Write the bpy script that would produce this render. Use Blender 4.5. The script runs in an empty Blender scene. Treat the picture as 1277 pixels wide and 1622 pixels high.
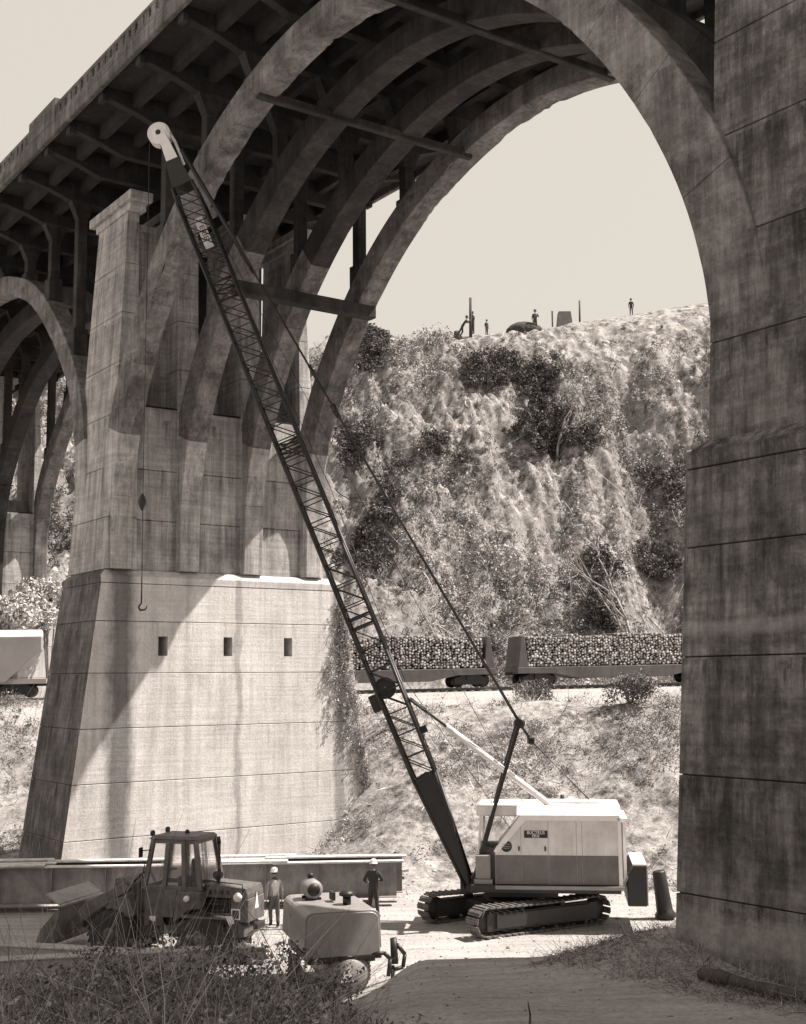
import bpy, bmesh, math, random
import numpy as np
from mathutils import Vector, Matrix
random.seed(7); RNG = np.random.default_rng(7)
SC = bpy.context.scene
COL = SC.collection
R_ = math.radians

# ------------------------------------------------------------------ camera
F_PX, W_PX, H_PX = 2000.0, 1277.0, 1622.0
CAM_Z = 8.0
pitch = math.atan((1078 - 811) / F_PX); roll = R_(0.5)
fw = Vector((0, math.cos(pitch), math.sin(pitch)))
up = Vector((0, -math.sin(pitch), math.cos(pitch)))
rt = Vector((1, 0, 0))
rt2 = rt * math.cos(roll) - up * math.sin(roll)
up2 = up * math.cos(roll) + rt * math.sin(roll)
cam_d = bpy.data.cameras.new('camera'); cam = bpy.data.objects.new('camera', cam_d); COL.objects.link(cam)
m3 = Matrix((rt2, up2, -fw)).transposed()
cam.matrix_world = Matrix.Translation((0, 0, CAM_Z)) @ m3.to_4x4()
cam_d.sensor_fit = 'VERTICAL'; cam_d.sensor_height = 24.0; cam_d.lens = 24.0 * F_PX / H_PX
cam_d.clip_start = 0.1; cam_d.clip_end = 3000
SC.camera = cam

# ------------------------------------------------------------------ sun / sky
BA = R_(35.2)                                    # bridge axis angle
A_ = Vector((math.sin(BA), -math.cos(BA), 0)); T_ = Vector((math.cos(BA), math.sin(BA), 0))
BO = Vector((-13.5, 50.0, 0))
def B(s, t, z): return BO + A_ * s + T_ * t + Vector((0, 0, z))
_h = A_ * 0.50 + T_ * 0.866
SUN_AZ = math.atan2(_h.y, _h.x); SUN_EL = R_(59.0)
sd = Vector((math.cos(SUN_AZ) * math.cos(SUN_EL), math.sin(SUN_AZ) * math.cos(SUN_EL), math.sin(SUN_EL)))
sun_d = bpy.data.lights.new('sun', 'SUN'); sun_d.energy = 5.0; sun_d.angle = R_(0.53); sun_d.color = (1.0, 0.93, 0.84)
sun = bpy.data.objects.new('sun', sun_d); COL.objects.link(sun)
sun.rotation_euler = sd.to_track_quat('Z', 'Y').to_euler()
world = bpy.data.worlds.new('World'); SC.world = world; world.use_nodes = True
nt = world.node_tree; nt.nodes.clear()
sky = nt.nodes.new('ShaderNodeTexSky'); sky.sky_type = 'NISHITA'; sky.sun_disc = False
sky.sun_elevation = SUN_EL; sky.sun_rotation = math.pi / 2 - SUN_AZ; sky.dust_density = 4.0
bw = nt.nodes.new('ShaderNodeRGBToBW'); mx = nt.nodes.new('ShaderNodeMix'); mx.data_type = 'RGBA'
mx.inputs['Factor'].default_value = 0.88
mx.inputs['B'].default_value = (3.98, 3.64, 3.17, 1)     # pale hazy overcast veil as the blue-blind film recorded it
bg = nt.nodes.new('ShaderNodeBackground'); bg.inputs['Strength'].default_value = 0.1
wo = nt.nodes.new('ShaderNodeOutputWorld')
nt.links.new(sky.outputs[0], bw.inputs[0]); nt.links.new(bw.outputs[0], mx.inputs['A'])
nt.links.new(mx.outputs['Result'], bg.inputs['Color']); nt.links.new(bg.outputs[0], wo.inputs['Surface'])
SC.view_settings.view_transform = 'Standard'; SC.view_settings.look = 'None'
SC.view_settings.exposure = 1.0; SC.view_settings.gamma = 1.0
try: SC.view_settings.use_curve_mapping = False
except Exception: pass
SC.cycles.max_bounces = 5; SC.cycles.diffuse_bounces = 2

# ------------------------------------------------------------------ materials
def tint(v, w=1.0): k = w * (1 - 0.6 * min(v, 1)); return (v, v * (1 - 0.08 * k), v * (1 - 0.095 * k), 1)
MATS = {}
def nodes_of(name):
    m = bpy.data.materials.new(name); m.use_nodes = True
    n = m.node_tree; b = n.nodes['Principled BSDF']
    return m, n, b
def _noise(n, vec, scale, detail=4, rough=0.55):
    t = n.nodes.new('ShaderNodeTexNoise'); t.inputs['Scale'].default_value = scale
    t.inputs['Detail'].default_value = detail; t.inputs['Roughness'].default_value = rough
    if vec is not None: n.links.new(vec, t.inputs['Vector'])
    return t.outputs['Fac']
def _map(n, vec, scale):
    mp = n.nodes.new('ShaderNodeMapping'); mp.inputs['Scale'].default_value = scale
    n.links.new(vec, mp.inputs['Vector']); return mp.outputs[0]
def _ramp(n, fac, stops):
    r = n.nodes.new('ShaderNodeValToRGB'); e = r.color_ramp.elements
    while len(e) < len(stops): e.new(0.5)
    for el, (p, v) in zip(e, stops):
        el.position = p; el.color = v if isinstance(v, tuple) else (v, v, v, 1)
    n.links.new(fac, r.inputs[0]); return r.outputs[0]
def _mul(n, a, b, fac=1.0):
    x = n.nodes.new('ShaderNodeMix'); x.data_type = 'RGBA'; x.blend_type = 'MULTIPLY'; x.inputs['Factor'].default_value = fac
    n.links.new(a, x.inputs['A']); n.links.new(b, x.inputs['B']); return x.outputs['Result']
def _math(n, op, a, b=None, c=None):
    x = n.nodes.new('ShaderNodeMath'); x.operation = op
    for i, v in enumerate((a, b, c)):
        if v is None: continue
        if isinstance(v, (int, float)): x.inputs[i].default_value = v
        else: n.links.new(v, x.inputs[i])
    return x.outputs[0]
def _bump(n, b, h, strength, dist=0.02):
    bp = n.nodes.new('ShaderNodeBump'); bp.inputs['Strength'].default_value = strength; bp.inputs['Distance'].default_value = dist
    n.links.new(h, bp.inputs['Height']); n.links.new(bp.outputs[0], b.inputs['Normal'])

def concrete(name, lo, hi, streak=0.5, bands=(), blotch=0.5, boards=0.35, pale=()):
    m, n, b = nodes_of(name)
    tc = n.nodes.new('ShaderNodeTexCoord').outputs['Object']
    geo = n.nodes.new('ShaderNodeSeparateXYZ'); n.links.new(tc, geo.inputs[0])
    base = _ramp(n, _noise(n, tc, 0.55, 6, 0.65), [(0.3, tint(lo)), (0.72, tint(hi))])
    st = _ramp(n, _noise(n, _map(n, tc, (1.9, 1.9, 0.09)), 1.0, 9, 0.8), [(0.40, 1 - streak), (0.6, 1.0)])
    st2 = _ramp(n, _noise(n, _map(n, tc, (6, 6, 0.25)), 1.0, 3, 0.6), [(0.3, 1 - 0.5 * streak), (0.6, 1.0)])
    bl = _ramp(n, _noise(n, _map(n, tc, (0.5, 0.5, 0.6)), 1.7, 11, 0.82), [(0.40, 1 - blotch), (0.56, 1.0)])
    bd = _noise(n, _map(n, tc, (0.25, 0.25, 7.0)), 1.0, 2, 0.5)
    bdc = _ramp(n, bd, [(0.3, 1 - boards), (0.7, 1.0)])
    fine = _ramp(n, _noise(n, tc, 9, 5, 0.7), [(0.25, 0.78), (0.7, 1.08)])
    c = base
    for x in (st, st2, bl, bdc, fine): c = _mul(n, c, x)
    fr = _math(n, 'FRACT', _math(n, 'DIVIDE', _math(n, 'ADD', geo.outputs[2], 2.4 + 2.15 * 4), 2.15))   # 0 at one joint, 1 at the next above
    dn = _noise(n, _map(n, tc, (3.2, 3.2, 0.35)), 1.0, 6, 0.75)
    dm_ = _math(n, 'MULTIPLY', _ramp(n, fr, [(0.25, 0.0), (0.98, 1.0)]), _ramp(n, dn, [(0.50, 0.0), (0.60, 1.0)]))
    c = _mul(n, c, _ramp(n, dm_, [(0.0, 1.0), (1.0, 1 - min(.75, streak * 1.15))]))
    pk = _noise(n, _map(n, tc, (5, 5, 5)), 1.0, 8, 0.8)
    c = _mul(n, c, _ramp(n, pk, [(0.30, 0.45), (0.36, 1.0)]))                  # pits and honeycombing
    for (t0, w, dark) in bands:                      # run-off stains down the face
        wob = _math(n, 'MULTIPLY_ADD', _noise(n, _map(n, tc, (1, 1, 0.5)), 1.0, 4, 0.7), 0.9, -0.45)
        d = _math(n, 'ABSOLUTE', _math(n, 'ADD', _math(n, 'SUBTRACT', geo.outputs[1], t0), wob))
        k = _ramp(n, _math(n, 'DIVIDE', d, w), [(0.35, dark), (1.0, 1.0)])
        c = _mul(n, c, k)
    for (z0, w, amt) in pale:                        # lime bloom left along some pours
        pn = _noise(n, _map(n, tc, (1.1, 1.1, 2.2)), 1.0, 7, 0.75)
        d = _math(n, 'ABSOLUTE', _math(n, 'ADD', _math(n, 'SUBTRACT', geo.outputs[2], z0), _math(n, 'MULTIPLY_ADD', pn, 2.4 * w, -1.2 * w)))
        k = _ramp(n, _math(n, 'DIVIDE', d, w), [(0.3, amt), (1.0, 0.0)])
        mp = n.nodes.new('ShaderNodeMix'); mp.data_type = 'RGBA'; n.links.new(k, mp.inputs['Factor'])
        n.links.new(c, mp.inputs['A']); n.links.new(_ramp(n, _noise(n, tc, 5, 6, .75), [(.3, tint(.26)), (.65, tint(.46))]), mp.inputs['B']); c = mp.outputs['Result']
    n.links.new(c, b.inputs['Base Color']); b.inputs['Roughness'].default_value = 0.92
    hh = _math(n, 'ADD', _math(n, 'MULTIPLY', bd, 0.6), _noise(n, tc, 14, 6, 0.75))
    _bump(n, b, hh, 0.6, 0.03)
    return m
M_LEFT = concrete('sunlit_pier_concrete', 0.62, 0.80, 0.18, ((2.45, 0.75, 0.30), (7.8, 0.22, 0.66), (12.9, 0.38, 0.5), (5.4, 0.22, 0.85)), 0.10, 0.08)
M_LEFTSHADE = concrete('shaded_side_concrete', 0.15, 0.40, 0.62, (), 0.4, 0.2)  # darker copy: shade on the sides turned from the sun, put into the colour
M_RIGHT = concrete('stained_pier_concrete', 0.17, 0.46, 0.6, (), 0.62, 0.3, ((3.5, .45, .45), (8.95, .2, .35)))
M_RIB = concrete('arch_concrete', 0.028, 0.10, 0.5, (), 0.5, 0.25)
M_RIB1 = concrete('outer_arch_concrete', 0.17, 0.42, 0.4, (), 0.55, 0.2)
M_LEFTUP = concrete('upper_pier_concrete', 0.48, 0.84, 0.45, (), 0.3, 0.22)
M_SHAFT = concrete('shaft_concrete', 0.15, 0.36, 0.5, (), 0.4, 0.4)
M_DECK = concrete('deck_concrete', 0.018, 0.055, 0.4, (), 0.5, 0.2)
M_JOINT = concrete('joint_concrete', 0.03, 0.05, 0.2)

def simple(name, v, rough=0.6, metal=0.0, var=0.35, scale=3.0, bump=0.15, w=1.0):
    if name in MATS: return MATS[name]
    m, n, b = nodes_of(name)
    tc = n.nodes.new('ShaderNodeTexCoord').outputs['Object']
    a = _ramp(n, _noise(n, tc, scale, 6, 0.7), [(0.3, tint(v * (1 - var), w)), (0.7, tint(min(1, v * (1 + var * 0.5)), w))])
    d = _ramp(n, _noise(n, _map(n, tc, (3, 3, 0.5)), scale, 4, 0.7), [(0.3, 1 - var * 0.6), (0.6, 1.0)])
    n.links.new(_mul(n, a, d), b.inputs['Base Color']); b.inputs['Roughness'].default_value = rough
    b.inputs['Metallic'].default_value = metal
    _bump(n, b, _noise(n, tc, scale * 8, 5, 0.7), bump, 0.01)
    MATS[name] = m; return m
BLACK = simple('black_painted_steel', 0.014, 0.5)
DARKSTEEL = simple('grimy_steel', 0.032, 0.6)
CREAM = simple('cream_machine_paint', 0.66, 0.38, var=0.22, scale=1.6)
CREAMB = simple('bright_cream_paint', 0.78, 0.4, var=0.08)
REDGREY = simple('dull_red_machine_paint', 0.14, 0.42, var=0.3, scale=1.8)
LOADER = simple('loader_yellow_in_grey', 0.14, 0.5, var=0.55, scale=2.2)
LOADERL = simple('lit_bucket_steel', 0.33, 0.5, var=0.3)  # paler steel: light on the bucket's back top is put into the colour
COMP = simple('compressor_paint', 0.26, 0.45, var=0.2)
RUBBER = simple('tyre_rubber', 0.035, 0.85, var=0.4, scale=8)
GIRD = simple('primed_girder_steel', 0.27, 0.6, var=0.45, scale=1.5)
WOOD = simple('weathered_plank', 0.72, 0.8, var=0.3, scale=4, bump=0.4)
WOODD = simple('grey_timber', 0.42, 0.85, var=0.4, scale=3, bump=0.4)
POLE = simple('dark_pole_wood', 0.07, 0.9)
LOGEND = simple('cut_log_ends', 0.36, 0.85, var=0.6, scale=5)
CARSTEEL = simple('boxcar_steel', 0.11, 0.7, var=0.4, scale=1)
HOPPER = simple('hopper_car_grey', 0.30, 0.6, var=0.15, scale=0.8)
HOPPERR = simple('hopper_roof', 0.8, 0.6, var=0.15)
SHIRTL = simple('light_shirt_cloth', 0.36, 0.9); SHIRTD = simple('dark_shirt_cloth', 0.05, 0.9)
TROU = simple('work_trousers', 0.13, 0.9); TROUD = simple('dark_trousers', 0.06, 0.9)
SKIN = simple('skin', 0.24, 0.6, var=0.1); BOOT = simple('boot_leather', 0.04, 0.7)
WHITE = simple('white_hard_hat', 0.8, 0.4, var=0.05); HAIR = simple('dark_hair', 0.02, 0.8)
MUD = simple('mud_caked_track_steel', 0.16, 0.9, var=0.55, scale=5, bump=0.6)
RAIL = simple('rail_steel', 0.12, 0.5); BARK = simple('pale_bark', 0.34, 0.9, var=0.4)
CLOTH = simple('white_sacks', 0.7, 0.9, var=0.2)
SHACK = simple('block_concrete_far', 0.20, 0.9)
def glass():
    m, n, b = nodes_of('cab_glass'); b.inputs['Base Color'].default_value = tint(0.8)
    b.inputs['Roughness'].default_value = 0.08; b.inputs['Transmission Weight'].default_value = 0.9
    b.inputs['IOR'].default_value = 1.05; b.inputs['Alpha'].default_value = 0.45
    return m
GLASS = glass()
def leafmat(name, lo, hi, transl=0.0):
    m, n, b = nodes_of(name)
    at = n.nodes.new('ShaderNodeAttribute'); at.attribute_name = 'tone'
    c = _ramp(n, at.outputs['Fac'], [(0.0, tint(lo)), (0.55, tint((lo + hi) * 0.42)), (1.0, tint(hi))])
    n.links.new(c, b.inputs['Base Color']); b.inputs['Roughness'].default_value = 0.9
    b.inputs['Specular IOR Level'].default_value = 0.15
    return m
LEAF_DRY = leafmat('dry_brush', 0.02, 0.52)
LEAF_DARK = leafmat('shaded_bramble', 0.02, 0.50)
LEAF_MID = leafmat('bank_scrub', 0.05, 0.70)
STEM = leafmat('dead_stems', 0.05, 0.5)

# ------------------------------------------------------------------ mesh builder
class MB:
    def __init__(s): s.v = []; s.f = []; s.smooth = []
    def add(s, vs, fs, smooth=False):
        o = len(s.v); s.v += [tuple(v) for v in vs]; s.f += [tuple(i + o for i in f) for f in fs]; s.smooth += [smooth] * len(fs); return s
    def box(s, x0, x1, y0, y1, z0, z1, M=None):
        vs = [Vector((x, y, z)) for z in (z0, z1) for y in (y0, y1) for x in (x0, x1)]
        if M is not None: vs = [M @ v for v in vs]
        return s.add(vs, [(0, 2, 3, 1), (4, 5, 7, 6), (0, 1, 5, 4), (2, 6, 7, 3), (0, 4, 6, 2), (1, 3, 7, 5)])
    def frus(s, b, t):        # b,t = (x0,x1,y0,y1,z)
        vs = [(x, y, r[4]) for r in (b, t) for y in (r[2], r[3]) for x in (r[0], r[1])]
        return s.add(vs, [(0, 2, 3, 1), (4, 5, 7, 6), (0, 1, 5, 4), (2, 6, 7, 3), (0, 4, 6, 2), (1, 3, 7, 5)])
    def poly(s, pts, y0, y1, M=None, axis='y'):   # extrude polygon (x,z) along y
        n = len(pts)
        if axis == 'y': vs = [Vector((p[0], y0, p[1])) for p in pts] + [Vector((p[0], y1, p[1])) for p in pts]
        else: vs = [Vector((y0, p[0], p[1])) for p in pts] + [Vector((y1, p[0], p[1])) for p in pts]
        if M is not None: vs = [M @ v for v in vs]
        fs = [tuple(range(n)), tuple(range(2 * n - 1, n - 1, -1))] + [(i, i + n, (i + 1) % n + n, (i + 1) % n) for i in range(n)]
        return s.add(vs, fs)
    def tube(s, p0, p1, r0, r1=None, n=8, smooth=True, caps=True):
        p0 = Vector(p0); p1 = Vector(p1); r1 = r0 if r1 is None else r1
        d = (p1 - p0).normalized(); u = d.orthogonal().normalized(); w = d.cross(u)
        vs = [p + (u * math.cos(2 * math.pi * i / n) + w * math.sin(2 * math.pi * i / n)) * r for p, r in ((p0, r0), (p1, r1)) for i in range(n)]
        s.add(vs, [(i, (i + 1) % n, (i + 1) % n + n, i + n) for i in range(n)], smooth)
        if caps: s.add(vs, [tuple(range(n - 1, -1, -1)), tuple(range(n, 2 * n))])
        return s
    def bar(s, p0, p1, w, h=None):
        p0 = Vector(p0); p1 = Vector(p1); h = w if h is None else h
        d = (p1 - p0).normalized(); ref = Vector((0, 0, 1)) if abs(d.z) < 0.95 else Vector((0, 1, 0))
        u = d.cross(ref).normalized() * (w / 2); k = u.cross(d).normalized() * (h / 2)
        vs = [p + a * u + b * k for p in (p0, p1) for a, b in ((-1, -1), (1, -1), (1, 1), (-1, 1))]
        return s.add(vs, [(3, 2, 1, 0), (4, 5, 6, 7), (0, 1, 5, 4), (1, 2, 6, 5), (2, 3, 7, 6), (3, 0, 4, 7)])
    def path(s, pts, r, n=6):
        for i in range(len(pts) - 1):
            a = r[i] if isinstance(r, (list, tuple)) else r; b = r[i + 1] if isinstance(r, (list, tuple)) else r
            s.tube(pts[i], pts[i + 1], a, b, n)
        return s
    def lathe(s, prof, M=None, n=20, axis='z', smooth=True):  # prof (r,h)
        vs = []
        for r, h in prof:
            for i in range(n):
                a = 2 * math.pi * i / n
                v = Vector((r * math.cos(a), r * math.sin(a), h))
                if axis == 'y': v = Vector((v.x, v.z, v.y))
                if axis == 'x': v = Vector((v.z, v.x, v.y))
                vs.append(M @ v if M is not None else v)
        fs = [(j * n + i, j * n + (i + 1) % n, (j + 1) * n + (i + 1) % n, (j + 1) * n + i) for j in range(len(prof) - 1) for i in range(n)]
        s.add(vs, fs, smooth)
        return s.add([vs[i] for i in range(n)] + [vs[(len(prof) - 1) * n + i] for i in range(n)], [tuple(range(n - 1, -1, -1)), tuple(range(n, 2 * n))])
    def build(s, name, mat, parent=None, loc=None, bevel=0.0, M=None):
        me = bpy.data.meshes.new(name); vs = s.v if M is None else [tuple(M @ Vector(v)) for v in s.v]
        me.from_pydata(vs, [], s.f)
        me.polygons.foreach_set('use_smooth', s.smooth)
        bm = bmesh.new(); bm.from_mesh(me); bmesh.ops.remove_doubles(bm, verts=bm.verts, dist=1e-5)
        if bevel > 0:
            es = [e for e in bm.edges if len(e.link_faces) == 2 and e.calc_face_angle(0) > 0.6]
            if es: bmesh.ops.bevel(bm, geom=es, offset=bevel, segments=1, affect='EDGES', clamp_overlap=True)
        bmesh.ops.recalc_face_normals(bm, faces=bm.faces); bm.to_mesh(me); bm.free()
        me.materials.append(mat)
        o = bpy.data.objects.new(name, me); COL.objects.link(o)
        if parent: o.parent = parent
        if loc is not None: o.location = loc
        return o
def tag(o, label=None, cat=None, group=None, kind=None):
    if label: o['label'] = label
    if cat: o['category'] = cat
    if group: o['group'] = group
    if kind: o['kind'] = kind
    return o
def empty(name, loc, rz=0, label=None, cat=None, group=None, parent=None):
    o = bpy.data.objects.new(name, None); COL.objects.link(o); o.location = loc; o.rotation_euler = (0, 0, rz)
    o.empty_display_size = 0.3
    if parent: o.parent = parent
    return tag(o, label, cat, group)
def share(src, name, parent, loc=None, rot=None):
    o = bpy.data.objects.new(name, src.data); COL.objects.link(o); o.parent = parent
    if loc is not None: o.location = loc
    if rot is not None: o.rotation_euler = rot
    return o
def copy_tree(o, parent=None):
    c = o.copy(); COL.objects.link(c); c.parent = parent
    for ch in o.children: copy_tree(ch, c)
    return c
def np_mesh(name, V, Fa, mat, tone=None, parent=None, smooth=False):
    me = bpy.data.meshes.new(name); nv = len(V); nf, k = Fa.shape
    me.vertices.add(nv); me.vertices.foreach_set('co', V.astype(np.float32).ravel())
    me.loops.add(nf * k); me.loops.foreach_set('vertex_index', Fa.astype(np.int32).ravel())
    me.polygons.add(nf); me.polygons.foreach_set('loop_start', np.arange(0, nf * k, k, dtype=np.int32))
    try: me.polygons.foreach_set('loop_total', np.full(nf, k, dtype=np.int32))
    except Exception: pass
    if smooth: me.polygons.foreach_set('use_smooth', np.ones(nf, dtype=bool))
    me.update(calc_edges=True)
    if tone is not None:
        a = me.attributes.new('tone', 'FLOAT', 'POINT'); a.data.foreach_set('value', tone.astype(np.float32))
    me.materials.append(mat)
    o = bpy.data.objects.new(name, me); COL.objects.link(o)
    if parent: o.parent = parent
    return o

# ------------------------------------------------------------------ noise + terrain
_T = RNG.random((256, 256))
def vn(x, y):
    xi = np.floor(x).astype(int); yi = np.floor(y).astype(int); fx = x - xi; fy = y - yi
    fx = fx * fx * (3 - 2 * fx); fy = fy * fy * (3 - 2 * fy)
    a = _T[xi % 256, yi % 256]; b = _T[(xi + 1) % 256, yi % 256]; c = _T[xi % 256, (yi + 1) % 256]; d = _T[(xi + 1) % 256, (yi + 1) % 256]
    return (a * (1 - fx) + b * fx) * (1 - fy) + (c * (1 - fx) + d * fx) * fy
def fbm(x, y, o=4):
    r = 0; a = 0.5; f = 1
    for i in range(o): r = r + a * (vn(x * f + 17 * i, y * f + 31 * i) - 0.5); a *= 0.5; f *= 2.03
    return r
def ss(a, b, x):
    t = np.clip((x - a) / (b - a), 0, 1); return t * t * (3 - 2 * t)
def track_z(X): return 7.45 + 0.013 * X
def track_y(X): return 84.25 + 0.25 * X
TRA = math.atan(0.25)
def H(X, Y):
    X = np.asarray(X, float); Y = np.asarray(Y, float)
    bank = np.interp(Y, [-20, 0, 12, 18, 24, 28, 32, 36], [6.4, 6.2, 4.0, 3.1, 2.62, 2.1, 1.0, 0.0])
    bankl = np.interp(Y, [-20, 0, 12, 18, 23, 27, 30, 33], [6.4, 6.2, 4.0, 3.1, 2.3, .9, .1, 0.0])
    lf = ss(.5, -2.0, X); bank = bank * (1 - lf) + bankl * lf
    z = bank + 0.05 * fbm(X * 0.5, Y * 0.5) * 2
    # brushy mound at the foot of the near pier
    c = np.array([5.0, 25.0]); z = z + 0.75 * np.exp(-(((X - 5.2) / 2.0) ** 2 + ((Y - 25.2) / 2.2) ** 2))
    # embankment up to the railway bench
    start = 50.0 + 8 * ss(0, -8, X) - 1.5 * ss(4, 14, X)
    n1 = fbm(X * 0.12 + 5, Y * 0.12 + 3, 5)
    e = ss(0, 1, (Y - start) / 15.0)
    tz = track_z(X)
    ty = track_y(np.clip(X, -60, 60))
    bench = tz - 1.0 + 0.65 * ss(-12, -4, Y - ty)
    rough = np.exp(-((Y - (start + 9)) / 6.5) ** 2)
    emb = e * bench + rough * (n1 * 3.2 + fbm(X * .5, Y * .5, 4) * 1.1)
    z = np.where(Y > 44, np.maximum(z, 0) * (1 - e) + emb, z)
    z = z + np.where((Y > 66) & (Y < ty + 8), 0.12 * fbm(X, Y, 3), 0)
    # low ridge on the right in front of the track
    z = z + 1.2 * np.exp(-(((X - 19) / 5) ** 2 + ((Y - 70) / 3.0) ** 2))
    # cliff
    top = np.interp(X, [-90, -40, -30, -9, -5, 6, 13, 18, 40, 90], [34, 36.5, 38.5, 42.2, 43.0, 43.2, 43.4, 43.6, 43.5, 42])
    jag = 4.5 * fbm(X * 0.07 + 9, Y * 0.02, 4) + 1.2 * fbm(X * 0.4, Y * 0.1, 3)
    c0 = ty + 8.5 + np.clip(jag * 1.2, -3.5, 6) + 5.0 * np.exp(-((X - 21.5) / 3.2) ** 2)
    u = np.clip((Y - c0) / (127.0 - c0), 0, 1)
    prof = np.interp(u, [0, .05, .35, .5, .78, .93, 1], [0, .09, .45, .60, .87, .985, 1])
    gul = -np.abs(fbm(X * 0.22 + 3, Y * 0.07 + 11, 5)) * 6.0 + .7
    lump = np.sin(np.pi * np.clip(u, 0, 1)) ** .7 * (fbm(X * 0.16, Y * 0.16, 5) * 9.0 + gul + fbm(X * 0.8 + 40, Y * 0.8, 5) * 4.5)
    zc = tz * (1 - prof) + top * prof + lump
    z = np.where(u > 0, zc, z)
    # spoil mound behind the edge, on the right
    sp = np.interp(X, [12.5, 18, 24, 31, 40], [0, 2.0, 3.0, 4.0, 5.0]) * ss(124, 131, Y) * (1 + 0.12 * fbm(X * .2, Y * .2))
    z = z + np.where(Y > 120, sp, 0) + np.where(Y > 127, 0.8 * fbm(X * .3, Y * .3, 4), 0)
    return z
xs = np.concatenate([np.linspace(-300, -60, 20)[:-1], np.linspace(-60, -36, 60)[:-1], np.linspace(-36, 36, 420), np.linspace(36, 60, 60)[1:], np.linspace(60, 300, 20)[1:]])
ys = np.concatenate([np.linspace(-60, 10, 24)[:-1], np.linspace(10, 45, 150)[:-1], np.linspace(45, 72, 110)[:-1], np.linspace(72, 96, 40)[:-1], np.linspace(96, 130, 260)[:-1], np.linspace(130, 160, 50)[:-1], np.linspace(160, 500, 30)])
GX, GY = np.meshgrid(xs, ys); GZ = H(GX, GY)
nx, ny = len(xs), len(ys); idx = np.arange(nx * ny).reshape(ny, nx)
FQ = np.stack([idx[:-1, :-1], idx[:-1, 1:], idx[1:, 1:], idx[1:, :-1]], -1).reshape(-1, 4)
def groundmat():
    m, n, b = nodes_of('dirt_and_dry_growth')
    g = n.nodes.new('ShaderNodeNewGeometry'); tc = g.outputs['Position']
    sp = n.nodes.new('ShaderNodeSeparateXYZ'); n.links.new(tc, sp.inputs[0])
    dirt = _ramp(n, _noise(n, tc, 0.35, 8, 0.7), [(0.3, tint(0.38)), (0.7, tint(0.53))])
    dirt = _mul(n, dirt, _ramp(n, _noise(n, _map(n, tc, (0.25, 2.2, 1)), 1.0, 6, 0.75), [(0.35, 0.72), (0.6, 1.0)]))
    dirt = _mul(n, dirt, _ramp(n, _noise(n, tc, 7, 6, 0.8), [(0.35, 0.7), (0.6, 1.05)]))
    zone = _ramp(n, _math(n, 'DIVIDE', sp.outputs[1], 200.0), [(0.24, 1.0), (0.262, 0.95), (0.33, 0.95), (0.36, 1.0), (0.45, 1.0), (0.475, 0.66), (0.59, 0.66), (0.61, 0.95)])
    dirt = _mul(n, dirt, zone)
    scrub = _ramp(n, _noise(n, tc, 1.4, 9, 0.8), [(0.38, tint(0.04)), (0.48, tint(0.17)), (0.60, tint(0.42))])
    hm = _ramp(n, _math(n, 'DIVIDE', sp.outputs[1], 200.0), [(0.245, 0.0), (0.262, 1.0), (0.325, 1.0), (0.35, 0.10), (0.45, 0.1), (0.47, 1.0)])
    hm = _mul(n, hm, _ramp(n, _noise(n, tc, 0.28, 7, 0.75), [(0.40, 0.0), (0.52, 1.0)]))
    mxx = n.nodes.new('ShaderNodeMix'); mxx.data_type = 'RGBA'
    n.links.new(hm, mxx.inputs['Factor']); n.links.new(dirt, mxx.inputs['A']); n.links.new(scrub, mxx.inputs['B'])
    n.links.new(mxx.outputs['Result'], b.inputs['Base Color']); b.inputs['Roughness'].default_value = 0.95
    b.inputs['Specular IOR Level'].default_value = 0.1
    _bump(n, b, _noise(n, tc, 3.0, 9, 0.75), 0.8, 0.12)
    return m
terrain = np_mesh('ground', np.stack([GX, GY, GZ], -1).reshape(-1, 3), FQ, groundmat(), smooth=True)
tag(terrain, 'pale dirt yard, railway bench and cut hillside', kind='structure')
def hz(x, y): return float(H(np.array([x]), np.array([y]))[0])

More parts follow.
